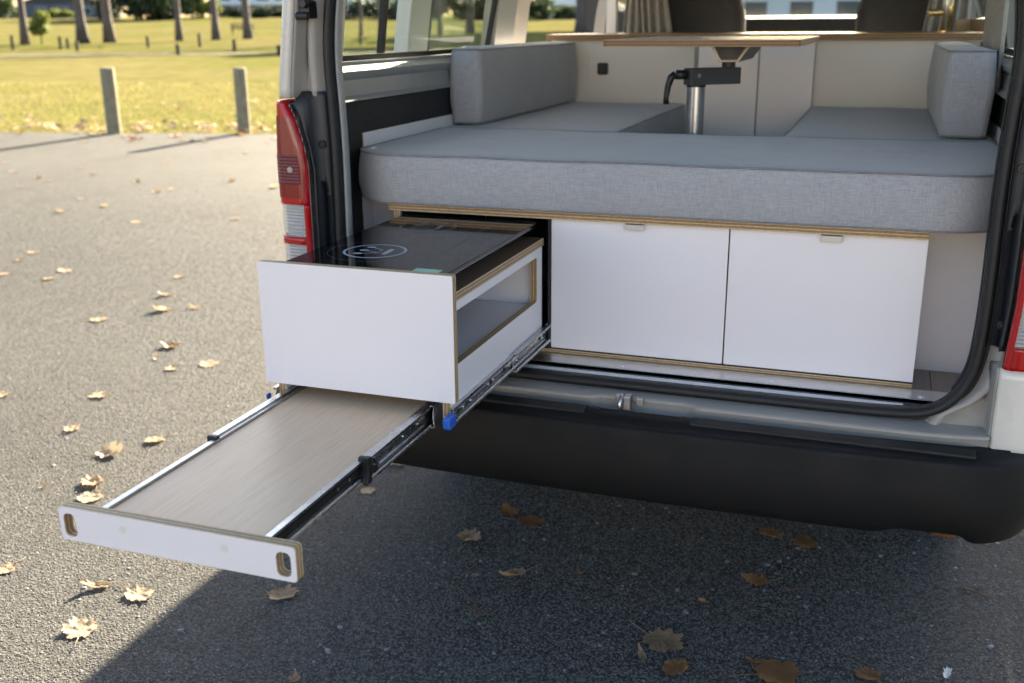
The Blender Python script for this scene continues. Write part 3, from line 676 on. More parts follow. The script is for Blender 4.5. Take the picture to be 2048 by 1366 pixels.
# side boards by the bed, lower linings
lin = empty('wall_lining', (XC-.77, 2.5, FZ), 'white plywood side boards lining the wall by the taillight side of the bed', 'panel')
def lining(par, s):
    def X(a, b_): return tuple(sorted((XC+s*a, XC+s*b_)))
    ply('side_board', (*X(.774, .792), 2.408, 4.08, 1.0305, 1.166), 'x', par); ply('edge_board', (*X(.7775, .7925), 2.395, 2.90, FZ, 1.030), 'x', par)
    pn = ply('lower_panel', (*X(.777, .653 if s < 0 else .606), 2.450, 2.465, FZ, 1.010), 'y', par)
    ply('ledge', (*X(.7925, .818), 2.40, 2.60, 1.118, 1.134), 'z', par, 'trim_grey')
    if s < 0:
        x0, x1 = X(.742, .657); MB().prism(rrect(x0, x1, .80, .985, .006, 3), 'y', 2.4488, 2.4499).build('hatch', 'white', pn, bevel=.0004)
lining(lin, -1)
lin2 = empty('wall_lining', (XC+.77, 2.5, FZ), 'white plywood lining beside the two closed drawers, wood floor at its foot', 'panel'); lining(lin2, 1)
def cushion(name, label, b, rc, z0, z1, r=.010, puff=.006, bulge=.004, cat='cushion', group=None):
    x0, x1, y0, y1 = b; o = rrect(x0, x1, y0, y1, rc, 8); cx, cy = (x0+x1)/2, (y0+y1)/2; hx, hy = (x1-x0)/2, (y1-y0)/2
    # resample long straights
    P = []
    for i, p in enumerate(o):
        q = o[(i+1) % len(o)]; d = math.hypot(q[0]-p[0], q[1]-p[1]); k = max(1, int(d/.03))
        P += [(p[0]+(q[0]-p[0])*j/k, p[1]+(q[1]-p[1])*j/k) for j in range(k)]
    def ring(ins, z, wob=0):
        out = []
        for (x, y) in P:
            w = wob*noise.noise((x*7, y*7, z*9+3))
            out.append((cx+(x-cx)*(1-(ins+w)/hx), cy+(y-cy)*(1-(ins+w)/hy), z+wob*.5*noise.noise((x*5, y*5, 8))))
        return out
    H = z1-z0
    R = [ring(min(hx, hy)*.5, z0), ring(r, z0), ring(r*.3, z0+r*.3), ring(0, z0+r)]
    for t in (.3, .5, .7): R.append(ring(-bulge*math.sin(math.pi*t), z0+H*t, .005))
    R += [ring(0, z1-r, .004), ring(r*.28, z1-r*.3, .004), ring(r, z1, .004)]
    m = min(hx, hy)
    for f in (.12, .3, .55, .8, .97): R.append(ring(r+(m-r)*f, z1+puff*math.sin(math.pi/2*min(1, f*1.4)), .004))
    c = MB().loft(R, 0, True, False, True).build(name, 'grey_fabric', None, smooth=True); tag(c, label, cat, group)
    MB().tube([(x, y, z) for x, y, z in ring(-.0002+r*.2, z1-r*.22, .004)], .0024, 5, closed=True).build('seam', 'seam_fabric', c, smooth=True)
    MB().tube([(x, y, z) for x, y, z in ring(r*.15, z0+r*.4, 0)], .0022, 5, closed=True).build('seam', 'seam_fabric', c, smooth=True)
    return c
cushion('bed_cushion', 'wide grey bed cushion laid across on the plywood edged bench top', (XC-.770, XC+.770, 2.262, 2.925), [.15, .15, .03, .03], 1.0105, 1.133, .011, .004)
cushion('bench_cushion', 'grey seat cushion on the bench beside the sliding door', (XC-.770, -.722, 2.932, 4.055), .02, 1.0305, 1.131, puff=.004)
cushion('bench_cushion', 'grey seat cushion on the bench below the brass tap', (-.25, XC+.770, 2.932, 4.055), .02, 1.0305, 1.131, puff=.004)
def bolster(label, x0, x1, y0, y1, z0, z1):
    return cushion('back_cushion', label, (x0, x1, y0, y1), .022, z0, z1, .012, .006, .005)
bolster('long grey back cushion standing against the sliding door side window', XC-.770, XC-.672, 2.985, 4.05, 1.1375, 1.362)
bolster('short thick grey back cushion standing under the tap end of the worktop', .146, .262, 2.955, 3.95, 1.1375, 1.360)
for x0, x1, lab in ((XC-.792, -.722, 'white plywood bench box under the seat cushion by the sliding door'), (-.25, XC+.792, 'white plywood bench box under the seat cushion by the tap')):
    bb = empty('bench_box', ((x0+x1)/2, 3.5, FZ), lab, 'bench')
    xa, xb = (x0, x1-.0185) if x0 < -.6 else (x0+.0185, x1)
    ply('seat_board', (x0+.0005, x1-.0005, 2.925, 4.06, 1.012, 1.030), 'z', bb); ply('front_board', ((x1-.018, x1, 2.925, 4.06, FZ, 1.0115) if x0 < -.6 else (x0, x0+.018, 2.925, 4.06, FZ, 1.0115)), 'x', bb)
    ply('end_board', (xa+.001, xb-.001, 2.926, 2.943, FZ, 1.0115), 'y', bb)
# galley partition and worktop behind the front seats
gal = empty('galley_cabinet', (XC, 4.4, FZ), 'white galley cabinet with wood worktop standing behind the front seats', 'cabinet')
def ymir(nm, b, mat=None): return ply(nm, b, 'y', gal, mat or 'cream_panel')
ymir('back_panel', (XC-.79, -.700, 4.090, 4.105, FZ, 1.3695)); ymir('back_panel', (-.252, XC+.79, 4.090, 4.105, FZ, 1.3695))
ymir('door', (-.680, -.4545, 4.066, 4.084, .68, 1.360), 'white'); ymir('door', (-.4505, -.2525, 4.066, 4.084, .68, 1.360), 'white')
MB().box(-.698, -.2525, 4.0845, 4.095, FZ, 1.3695).build('door_frame', 'trim_grey', gal)
wt = MB().box(XC-.80, XC+.815, 4.045, 4.72, 1.370, 1.392, 1, 1, 0).build('worktop', ['worktop', 'ply_dark_z'], gal, bevel=.0015)
ply('upstand', (XC+.792, XC+.812, 4.05, 4.72, 1.3922, 1.440), 'x', gal, 'worktop'); ply('upstand', (XC+.735, XC+.7915, 4.70, 4.72, 1.3922, 1.440), 'y', gal, 'worktop')
ply('front_panel', (XC-.79, XC+.79, 4.70, 4.715, FZ, 1.3695), 'y', gal); ply('end_panel', (XC-.79, XC-.775, 4.106, 4.699, FZ, 1.3695), 'x', gal)
so = MB().prism(rrect(-1.082, -1.040, 1.238, 1.284, .008), 'y', 4.078, 4.0898).build('socket', 'black_plastic', gal, bevel=.002)
MB().prism(rrect(-1.073, -1.049, 1.247, 1.275, .005), 'y', 4.0755, 4.0779).build('socket_flap', 'dark_grey_plastic', so, bevel=.001)
box('catch', (-1.128, -1.118, 4.078, 4.0898, 1.22, 1.31), 'cream_panel', gal)
tap = empty('tap', (.19, 4.32, 1.3921), 'brass mixer tap with side lever on the worktop', 'tap')
MB().tube([(.19, 4.32, 1.3921), (.19, 4.32, 1.398)], .026, 20).build('base', 'brass', tap, auto=40); 
MB().tube([(.19, 4.32, 1.398), (.19, 4.32, 1.50), (.19, 4.31, 1.60), (.185, 4.28, 1.66), (.175, 4.22, 1.68), (.165, 4.16, 1.66), (.162, 4.14, 1.60)], .0125, 14).build('spout', 'aluminium', tap, smooth=True)
MB().tube([(.178, 4.31, 1.463), (.128, 4.30, 1.461)], .0125, 14).build('lever', 'brass', tap, auto=40)
MB().tube([(.205, 4.325, 1.398), (.205, 4.325, 1.56)], .007, 10).build('hose', 'brass', tap, smooth=True)
# curtains
def curtain(name, lab, xa, xb, y, z0, z1, folds, taper, ya=None):
    n = folds*8; rings = []
    for z in np.linspace(z0, z1, 14):
        t = (z-z0)/(z1-z0); row = []
        for i in range(n+1):
            u = i/n; x0 = xa+(taper[0])*t; x1 = xb+taper[1]*t
            row.append((x0+(x1-x0)*u+.004*math.sin(9*u+z*8), y+.022*math.sin(2*math.pi*folds*u+.8*math.sin(3*u))+.01*math.sin(z*9+u*7), z))
        rings.append(row)
    c = MB().loft(rings).build(name, 'sand_fabric', None, smooth=True, solid=.002); return tag(c, lab, 'curtain')
curtain('curtain', 'beige grey curtain gathered in folds beside the open sliding door', -1.16, -.90, 4.80, 1.20, 1.83, 6, (.03, -.11))
curtain('curtain', 'beige curtain gathered behind the brass tap', .115, .30, 4.80, 1.20, 1.83, 5, (.06, .0))
MB().box(-1.225, -1.178, 4.765, 4.80, .66, 1.845).build('door_pillar_trim', 'cream_panel', van, bevel=.006)
# right rear window blind strip seen edge-on
c = MB(); rings = []
for z in np.linspace(1.25, 1.80, 8):
    rings.append([(XC+.760-.02*(z-1.25)+.012*math.sin(i*.9), 3.02+i*.016, z) for i in range(28)])
tag(c.loft(rings).build('curtain', 'sand_fabric', None, smooth=True, solid=.002), 'folded beige curtain hanging along the window behind the short back cushion', 'curtain')
# table on swivel arm
tb = empty('swivel_table', (-.522, 3.10, FZ), 'small plywood edged table on an aluminium pedestal with black swivel arm', 'table')
MB().prism(rrect(-.742, -.214, 2.85, 3.62, .012, 4), 'z', 1.3705, 1.3885, 1, 0).build('table_top', ['cream_panel', 'ply_dark_z'], tb, bevel=.001)
n = 24; P = []
for k in range(n*2):
    a = 2*math.pi*k/(n*2); rr = .0262 if (k % 12) not in (0,) else .0235; P.append((-.522+rr*math.cos(a), 3.10+rr*math.sin(a)))
MB().prism(P, 'z', FZ, 1.252).build('pedestal', 'aluminium', tb, auto=25)
MB().disc((-.522, 3.10, 1.2521), .028, 'z', .006, 24).build('collar', 'black_plastic', tb)
a0, a1 = Vector((-.524, 3.085, 0)), Vector((-.405, 3.19, 0)); dv = (a1-a0).normalized(); nv = Vector((-dv.y, dv.x, 0))
def arm(z0, z1, w, s0, s1):
    p = [a0+dv*s0+nv*w, a0+dv*s0-nv*w, a0+dv*s1-nv*w, a0+dv*s1+nv*w]; return [(q.x, q.y) for q in p], z0, z1
p, z0, z1 = arm(1.2585, 1.306, .0205, -.026, .145); am = MB().prism(p, 'z', z0, z1).build('arm', 'arm_grey', tb, bevel=.002)
for sft in (.0,): 
    q = a0-dv*.0-nv*.0210; MB().tube([(q.x, q.y, 1.285), (q.x-nv.x*.004, q.y-nv.y*.004, 1.285)], .006, 10).build('bolt', 'steel', am)
MB().disc((-.44, 3.17, 1.3061), .02, 'z', .018, 16).build('pivot', 'dark_grey_plastic', tb)
MB().prism([(-.480, 1.3695), (-.452, 1.3245), (-.398, 1.3245), (-.366, 1.3695), (-.376, 1.3695), (-.402, 1.3295), (-.448, 1.3295), (-.470, 1.3695)], 'y', 3.06, 3.40).build('bracket', 'bracket_zinc', tb)
MB().prism([(-.468, 1.3690), (-.447, 1.3300), (-.403, 1.3300), (-.378, 1.3690)], 'y', 3.064, 3.39).build('bracket_core', 'dark_grey_plastic', tb)
lv = MB(); q = a0-dv*.028
lv.tube([(q.x, q.y, 1.288), (q.x-.030, q.y-.012, 1.288)], .0135, 12); lv.tube([(q.x-.030, q.y-.012, 1.289), (q.x-.043, q.y-.016, 1.280), (q.x-.050, q.y-.018, 1.255), (q.x-.054, q.y-.018, 1.225), (q.x-.054, q.y-.018, 1.205)], [.012, .011, .009, .008, .009], 10)
lv.build('clamp_lever', 'black_plastic', tb, smooth=True)

# ------------------------------------------------------------------ pulled-out hob drawer
DY = 1.690
dr = empty('hob_drawer', (-.93, 1.95, .69), 'white plywood drawer pulled far out from the storage unit, carrying the hob', 'drawer')
MB().prism(rrect(-1.132, -.716, .739, .990, .003, 3), 'y', DY, DY+.018, 1, 0).build('front_panel', ['white', 'ply_y'], dr, bevel=.0012)
def side_panel(x0, x1):
    ya, yb, za, zb = 1.7085, 2.280, .684, .9265; h = rrect(1.732, 2.244, .800, .908, .010, 5)
    o = [(ya, za), (yb, za), (yb, zb), (ya, zb)]; b = MB()
    for x in (x0, x1):
        b.v += [(x, y, z) for y, z in o]+[(x, y, z) for y, z in h]
    nh = len(h); m = nh//4
    N = 4+nh
    for k, base in enumerate((0, N)):
        for q in range(4):
            hs = [4+q*m+i for i in range(m)]; nxt = 4+((q+1) % 4)*m
            b.f.append((base+q, base+(q+1) % 4, base+nxt)+tuple(base+i for i in hs[::-1])); b.m.append(0)
    for i in range(4): b.f.append((i, (i+1) % 4, N+(i+1) % 4, N+i)); b.m.append(1)
    for i in range(nh): b.f.append((4+i, 4+(i+1) % nh, N+4+(i+1) % nh, N+4+i)); b.m.append(1)
    return b.build('side_panel', ['white', 'ply_x'], dr)
side_panel(-.7505, -.733); side_panel(-1.115, -1.0975)
ply('top_board', (-1.1155, -.7325, 1.7085, 2.293, .927, .945), 'z', dr, 'brown_laminate')
ply('shelf', (-1.097, -.751, 1.7085, 2.28, .775, .787), 'z', dr); ply('back_board', (-1.097, -.751, 2.262, 2.28, .7875, .9265), 'y', dr); ply('inner_panel', (-1.0965, -1.0845, 1.7085, 2.26, .7875, .9265), 'x', dr)
def channel(y0, y1, z0, z1, xw, s, depth=.010, lip=.007, t=.0016):
    """steel C channel, web at xw, lips pointing to +x*s"""
    pr = [(0, z0), (depth, z0), (depth, z0+lip*.6), (depth-t, z0+lip), (depth-t, z0+t), (t, z0+t), (t, z0+lip*1.4), (t*2.2, z0+lip*2), (t*2.2, z1-lip*2), (t, z1-lip*1.4), (t, z1-t), (depth-t, z1-t), (depth-t, z1-lip), (depth, z1-lip*.6), (depth, z1), (0, z1)]
    return [[(xw+s*a, y, z) for a, z in pr] for y in (y0, y1)]
def slide(par, y0, y1, z0, z1, xw, s, mat='steel', **k):
    return MB().loft(channel(y0, y1, z0, z1, xw, s, **k), 0, True, False, True).build('slide_rail', mat, par, auto=30)
def screws(par, y_list, x, z, s, r=.0042):
    for y in y_list:
        MB().tube([(x, y, z), (x+s*.0022, y, z)], [r, r*.75], 10).build('screw', 'steel', par, auto=40)
def slots(par, y_list, x, z, s, w=.012, h=.010):
    for y in y_list: MB().prism(rrect(y-w/2, y+w/2, z-h/2, z+h/2, h*.45, 3), 'x', x, x+s*.0006).build('slot', 'charcoal_panel', par)
for s, xf in ((1, -.7328), (-1, -1.1152)):
    r1 = slide(dr, 1.700, 2.285, .6905, .7250, xf+s*.0002, s, depth=.0085)
    screws(r1, (1.76, 1.80, 1.90, 1.93, 2.03), xf+s*.004, .708, s); slots(r1, (1.735, 1.78, 1.915, 2.00), xf+s*.0040, .708, s)
    r2 = slide(dr, 2.050, 2.330, .6865, .7290, xf+s*.0045, s, depth=.0125)
    screws(r2, (2.07, 2.255), xf+s*.0085, .708, s); slots(r2, (2.235, 2.27), xf+s*.0085, .712, s, .014, .012)
    slide(dr, 2.298, 2.86, .6835, .7320, xf+s*.0168, -s, depth=.0120)
    if s > 0:
        MB().prism(rrect(1.652, 1.686, .699, .7235, .006), 'x', -.7275, -.7120).build('release_tab', 'blue_plastic', dr, bevel=.003, seg=3)
        MB().box(-.7255, -.7225, 1.687, 1.72, .699, .708).build('release_arm', 'steel', dr)
    else:
        MB().prism(rrect(1.680, 1.694, .704, .716, .004), 'x', -1.130, -1.124).build('release_tab', 'blue_plastic', dr, bevel=.003, seg=3)
# induction hob
hob = empty('induction_hob', (-.915, 2.0, .9451), 'black glass induction hob with printed cooking zones on the pulled out drawer', 'hob')
MB().prism(rrect(-1.06, -.785, 1.745, 2.262, .012), 'z', .9451, .9755).build('hob_body', 'black_plastic', hob, bevel=.002)
MB().prism(rrect(-1.092, -.742, 1.726, 2.292, [.004, .004, .022, .022], 6), 'z', .9760, .9845).build('glass_top', 'cooktop_glass', hob, bevel=.0016, seg=3)
MB().prism(rrect(-1.088, -.746, 1.730, 2.288, [.004, .004, .020, .020], 6), 'z', .9735, .9758).build('glass_trim', 'steel', hob)
ZP = .98475
def ring2(nm, c, r0, r1, mat, n=72):
    V = []; 
    for k in range(n):
        a = 2*math.pi*k/n; V += [(c[0]+r0*math.cos(a), c[1]+r0*math.sin(a), ZP), (c[0]+r1*math.cos(a), c[1]+r1*math.sin(a), ZP)]
    return MB().add(V, [(2*k, 2*k+1, (2*k+3) % (2*n), (2*k+2) % (2*n)) for k in range(n)]).build(nm, mat, hob)
def stroke(b, p, q, w):
    p, q = Vector(p), Vector(q); d = (q-p).normalized(); nn = Vector((-d.y, d.x))*w/2
    b.add([(*(p+nn), ZP), (*(p-nn), ZP), (*(q-nn), ZP), (*(q+nn), ZP)], [(0, 1, 2, 3)])
def dot(b, c, rx, ry=None, n=18, rot=0):
    ry = ry or rx; V = []
    for k in range(n):
        a = 2*math.pi*k/n; x, y = rx*math.cos(a), ry*math.sin(a); V.append((c[0]+x*math.cos(rot)-y*math.sin(rot), c[1]+x*math.sin(rot)+y*math.cos(rot), ZP))
    b.add(V, [tuple(range(n))])
def hp(px, py): g = ground_pt(px, py, ZP); return (g.x, g.y)
def zone(c, thin):
    pm = 'print_blue' if thin else 'print_dimmed'
    ring2('zone_ring', c, .0605 if thin else .063, .0665, pm)
    if thin: ring2('zone_outline', c, .0972, .0979, 'print_grey')
    o1 = (-.963, 1.868); dx = Vector((c[0]-o1[0], c[1]-o1[1]))
    def q(cx, cy): return Vector(hp(560+cx/3.793, 420+cy/3.793))+dx
    b = MB()
    for d, e in (((700, 283), (782, 303)), ((642, 304), (742, 324)), ((590, 329), (735, 325))): stroke(b, q(*d), q(*e), .0032)
    b2 = MB()
    stroke(b, q(782, 303), q(742, 324), .002) 
    b.build('zone_mark', pm, hob)
    for d in ((697, 283), (640, 305), (588, 329)):
        z = MB(); dot(z, q(*d), .0098, .0068, rot=.3); [z.v.__setitem__(i, (p[0], p[1], ZP+.0003)) for i, p in enumerate(z.v)]; z.build('zone_mark', pm, hob)
    z = MB(); A, B_ = q(785, 334), q(850, 302); stroke(z, A, B_, .0110); z.build('zone_mark', pm, hob)
    for e in (A, B_):
        z = MB(); dot(z, e, .0055); [z.v.__setitem__(i, (p[0], p[1], ZP+.0003)) for i, p in enumerate(z.v)]; z.build('zone_mark', pm, hob)
zone((-.963, 1.868), True); zone((-.968, 2.150), False)
b = MB(); stroke(b, hp(824, 541), hp(1000, 440), .0012); b.build('panel_line', 'print_grey', hob)
b = MB(); 
for (x0, y0, x1, y1) in ((1310, 342, 1295, 380), (1295, 380, 1360, 384), (1360, 384, 1395, 345), (1395, 345, 1310, 342), (1250, 395, 1320, 400), (1160, 440, 1230, 444), (1420, 345, 1450, 330), (1370, 322, 1420, 324)):
    stroke(b, hp(560+x0/3.793, 420+y0/3.793), hp(560+x1/3.793, 420+y1/3.793), .0010)
b.build('control_marks', 'print_grey', hob)
ring2('control_dial', hp(560+1250/3.793, 420+418/3.793), .0095, .0105, 'print_grey', 28)
MB().prism(rrect(-.814, -.760, 1.727, 1.750, .004, 3), 'z', .9847, .9851).build('sticker', 'mint', hob)

# ------------------------------------------------------------------ slide-out tray below the drawer
TY = 1.114
tr = empty('slide_out_tray', (-.93, 1.4, .673), 'wood grain tray on steel runners with white front and two slotted grips', 'tray')
def tray_front():
    o = rrect(-1.138, -.722, .6735, .7295, .006, 4); y0, y1 = TY, TY+.018
    h1 = rrect(-1.130, -1.1065, .6805, .7190, .009, 5); h2 = rrect(-.7545, -.7305, .6805, .7190, .009, 5)
    bm = bmesh.new()
    def loop(pts, y): vs_ = [bm.verts.new((a, y, z)) for a, z in pts]; return vs_, [bm.edges.new((vs_[i], vs_[(i+1) % len(vs_)])) for i in range(len(vs_))]
    sides = []
    for y in (y0, y1):
        E_ = []; VV = []
        for p in (o, h1, h2): v_, e_ = loop(p, y); E_ += e_; VV.append(v_)
        bmesh.ops.triangle_fill(bm, use_beauty=True, use_dissolve=False, edges=E_); sides.append(VV)
    nf = len(bm.faces)
    for A, B_ in zip(*sides):
        for i in range(len(A)): bm.faces.new((A[i], A[(i+1) % len(A)], B_[(i+1) % len(A)], B_[i]))
    bm.faces.ensure_lookup_table(); bm.verts.index_update()
    b = MB(); b.v = [tuple(v.co) for v in bm.verts]; b.f = [tuple(v.index for v in f.verts) for f in bm.faces]; b.m = [0 if i < nf else 1 for i in range(len(b.f))]; bm.free()
    f = b.build('front_panel', ['white', 'ply_y'], tr, auto=30)
    for x in (-1.0195, -.8405): MB().disc((x, TY-.0004, .7085), .0065, 'y', .0008, 20).build('screw_cap', 'cream_panel', f)
tray_front()
MB().box(-1.078, -.7965, TY+.0185, 2.22, .700, .712, 1, 1, 0).build('board', ['oak_laminate', 'ply_z'], tr, bevel=.001)
for s, xi in ((1, -.7962), (-1, -1.0783)):
    r1 = slide(tr, TY+.019, 1.76, .6800, .7170, xi+s*.0004, s, depth=.0105)
    screws(r1, (1.155, 1.175, 1.36, 1.40), xi+s*.0045, .6985, s); slots(r1, (1.165, 1.18, 1.375, 1.39), xi+s*.0045, .6985, s, .008, .012)
    MB().box(xi+s*.004 if s > 0 else xi-.0065, xi+s*.0065 if s > 0 else xi-.004, TY+.02, 1.75, .692, .705).build('runner_shadow', 'steel_shaded', tr)  # dark strip inside the channel, its shade put in as colour
    r2 = slide(tr, 1.452, 2.10, .6765, .7205, xi+s*.0075, s, depth=.0135)
    slots(r2, (1.62, 1.645), xi+s*.0116, .7005, s, .016, .014); screws(r2, (1.60, 1.665), xi+s*.0116, .7005, s)
    MB().box(min(xi+s*.0015, xi+s*.0225), max(xi+s*.0015, xi+s*.0225), 1.440, 1.4515, .6745, .7225).build('end_stop', 'black_plastic', tr, bevel=.002)
    if s > 0:
        MB().prism([(1.435, .7255), (1.452, .7225), (1.452, .7065), (1.470, .699), (1.476, .690), (1.466, .6865), (1.452, .690), (1.440, .678), (1.432, .674), (1.436, .70)], 'x', xi+.0125, xi+.0235).build('lock_lever', 'black_plastic', tr, bevel=.0015)
        MB().prism([(1.462, .715), (1.468, .703), (1.478, .694)] + [(1.481, .696), (1.471, .706), (1.466, .717)], 'x', xi+.019, xi+.0225).build('spring', 'steel', tr)
    slide(tr, 1.7105, 2.25, .6755, .7215, xi+s*.0258, -s, mat='steel', depth=.0085)

# ------------------------------------------------------------------ posts
def post(px, py, h, r, lab):
    g = ground_pt(px, py); n = 20; rings = []
    for z, k in ((-.03, 1.02), (.3, 1.0), (.6, .985), (h-.02, .97), (h-.004, .94), (h, .86)):
        rings.append([(g.x+r*k*math.cos(2*math.pi*i/n)*(1+.03*noise.noise((i*.8, z*3, px))), g.y+r*k*math.sin(2*math.pi*i/n)*(1+.03*noise.noise((i*.8, z*3, px+5))), z) for i in range(n)])
    return tag(MB().loft(rings, 0, True, False, True).build('timber_post', 'post_wood', None, auto=50), lab, 'bollard', 'posts at the lawn edge')
post(229, 267, .90, .098, 'weathered round timber post at the lawn edge, farther from the red taillight')
post(489, 266, .89, .090, 'weathered round timber post at the lawn edge, next to the red taillight')
far = [(117, 95, 22), (132, 92, 18), (150, 97, 17), (293, 94, 20), (352, 105, 20), (397, 84, 24), (466, 101, 22), (555, 109, 20), (21, 76, 24), (720, 92, 22)]
fb = None
for px, py, hpx in far:
    d = 1.43*2150/(py-55); d = min(d, 78); x, y = azimuth_pt(px, d); z = float(terrain(x, y)); h = hpx*d/2150
    if fb is None:
        n = 10; rings = [[(.11*math.cos(2*math.pi*i/n)*k, .11*math.sin(2*math.pi*i/n)*k, zz) for i in range(n)] for zz, k in ((-.05, 1), (.72, .97), (.75, .85))]
        b = MB(); b.v = []; b.loft(rings, 0, True, False, True); fb = b.build('park_bollard', 'dark_wood', None, auto=50); o = fb
    else: o = fb.copy(); sc.collection.objects.link(o)
    o.location = (x, y, z-.05); o.scale = (1, 1, h/.75)
    tag(o, 'short dark bollard standing in the sunlit park beyond the lawn', 'bollard', 'dark bollards across the park')

# ------------------------------------------------------------------ trees, shrubs, houses
def clump_mesh(name, mat, n, blobs, size, seed):
    r = np.random.default_rng(seed); V = np.empty((n, 4, 3)); w = np.array([b[3]*b[4] for b in blobs]); w = w/w.sum()
    k = r.choice(len(blobs), n, p=w); B = np.array(blobs)
    d = r.normal(size=(n, 3)); d /= np.linalg.norm(d, axis=1)[:, None]; rad = r.uniform(.45, 1.05, n)**.6
    c = B[k, :3]+d*rad[:, None]*B[k][:, [3, 3, 4]]
    a = r.normal(size=(n, 3)); a /= np.linalg.norm(a, axis=1)[:, None]; b_ = np.cross(a, r.normal(size=(n, 3))); b_ /= np.linalg.norm(b_, axis=1)[:, None]
    s = size*r.uniform(.5, 1.3, n)[:, None]
    V[:, 0] = c-a*s; V[:, 1] = c+b_*s*.5; V[:, 2] = c+a*s; V[:, 3] = c-b_*s*.5
    me = bpy.data.meshes.new(name); me.vertices.add(n*4); me.vertices.foreach_set('co', V.ravel()); me.loops.add(n*4); me.loops.foreach_set('vertex_index', np.arange(n*4))
    me.polygons.add(n); me.polygons.foreach_set('loop_start', np.arange(n)*4); me.update(); me.materials.append(M[mat]); return me
def trunk_mesh(h, r, seed, lean=.03, limbs=6):
    rn = random.Random(seed); b = MB(); P = [(lean*z*math.sin(z*.3+seed)*.5, lean*z*math.cos(z*.2+seed)*.4, z) for z in np.linspace(-.2, h, 10)]
    b.tube(P, [r*(1.35 if i == 0 else 1)*(1-.07*i) for i in range(10)], 10)
    for i in range(limbs):
        z = h*(.45+.5*i/limbs); a = rn.uniform(0, 6.28); L = rn.uniform(2, 4)*(h/16)
        k = int(np.clip(z/h*9, 0, 9)); b.tube([P[k], (P[k][0]+L*.5*math.cos(a), P[k][1]+L*.5*math.sin(a), z+L*.2), (P[k][0]+L*math.cos(a), P[k][1]+L*math.sin(a), z+L*.5)], [r*.35, r*.22, r*.08], 6)
    return b
def put(me, name, par, loc):
    o = bpy.data.objects.new(name, me); sc.collection.objects.link(o); o.parent = par; o.location = loc; return o
TALL = []
for sd_ in (1, 2, 3):
    rn = random.Random(sd_*11); bl = [(rn.uniform(-2.6, 2.6), rn.uniform(-2.6, 2.6), rn.uniform(10, 19), rn.uniform(1.3, 2.6), rn.uniform(1.0, 1.9)) for _ in range(16)]
    TALL.append((clump_mesh('crown', 'pine_foliage', 700, bl, .15, sd_), None))
TRK = {}
def tree(px, d, r, lab, k, h=18, z=None, name='tall_tree', crown=None, mat='bark'):
    x, y = azimuth_pt(px, d); z = float(terrain(x, y)) if z is None else z
    t = empty(name, (x, y, z), lab, 'tree', 'tall trees in the park')
    tb_ = trunk_mesh(h*.85, r, k+px*.01); V = tb_.v; me = bpy.data.meshes.new('trunk'); me.from_pydata(V, [], tb_.f); me.materials.append(M[mat]); me.polygons.foreach_set('use_smooth', [True]*len(me.polygons))
    put(me, 'trunk', t, (0, 0, 0)); put(crown or TALL[k % 3][0], 'crown', t, (0, 0, 0)); t.scale = (2.3,)*3 if crown else (1,)*3; return t
tl_ = 'tall bare trunk tree with high crown in the park beyond the posts'
TLAB = ['slender dark trunk tree standing just beside the young yellow green tree', 'thick trunk tree of the close pair, the one nearer the young tree', 'thick trunk tree of the close pair, the one nearer the dark shrubs', 'slim trunk tree standing alone between the thick pair and the park bench', 'medium trunk tree between the slim lone trunk and the park bench', 'trunk tree standing right in front of the park bench']
for i, (px, d, r) in enumerate([(47, 92, .30), (163, 93, .42), (217, 94, .42), (357, 95, .28), (431, 95, .32), (495, 96, .36)]): tree(px, d, r, TLAB[i], i)
for i, (px, d, r) in enumerate([(722, 97, .16), (764, 92, .32), (880, 98, .2), (940, 104, .4), (1163, 110, .65)]):
    tree(px, d, r, ['thin trunk tree in front of the tall white apartment house', 'stouter trunk tree beside the tall white apartment house', 'thin trunk tree seen through the glass of the sliding door', 'stout trunk tree seen through the glass of the sliding door', 'grey trunk tree beside the dark conifer past the open sliding door'][i], i)
rn = random.Random(5)
con = clump_mesh('crown', 'dark_foliage', 5000, [(rn.uniform(-1, 1)*(1-z/14)*3.2, rn.uniform(-1, 1)*(1-z/14)*3.2, z, 2.8*(1-z/15), 1.1) for z in np.linspace(1.8, 12, 16)], .30, 9)
for px, d in ((1222, 130), (1290, 138)): tree(px, d, .35, 'broad dark conifer beside the grey trunk past the open sliding door' if px < 1250 else 'broad dark conifer mostly hidden behind the gathered grey curtain', px, h=12, name='conifer', crown=con)
# young yellow-green tree
x, y = azimuth_pt(80, 88); t = empty('young_tree', (x, y, float(terrain(x, y))), 'small bushy yellow green tree glowing in the sun on the park lawn', 'tree')
me = clump_mesh('crown', 'yellow_foliage', 1500, [(0, 0, 1.3, .75, .6), (.2, .1, 1.9, .6, .5), (-.3, 0, 1.0, .6, .4), (.35, -.2, 1.1, .55, .4)], .13, 3); put(me, 'crown', t, (0, 0, 0))
b = trunk_mesh(1.4, .06, 2, limbs=3); me = bpy.data.meshes.new('trunk'); me.from_pydata(b.v, [], b.f); me.materials.append(M['bark']); put(me, 'trunk', t, (0, 0, 0))
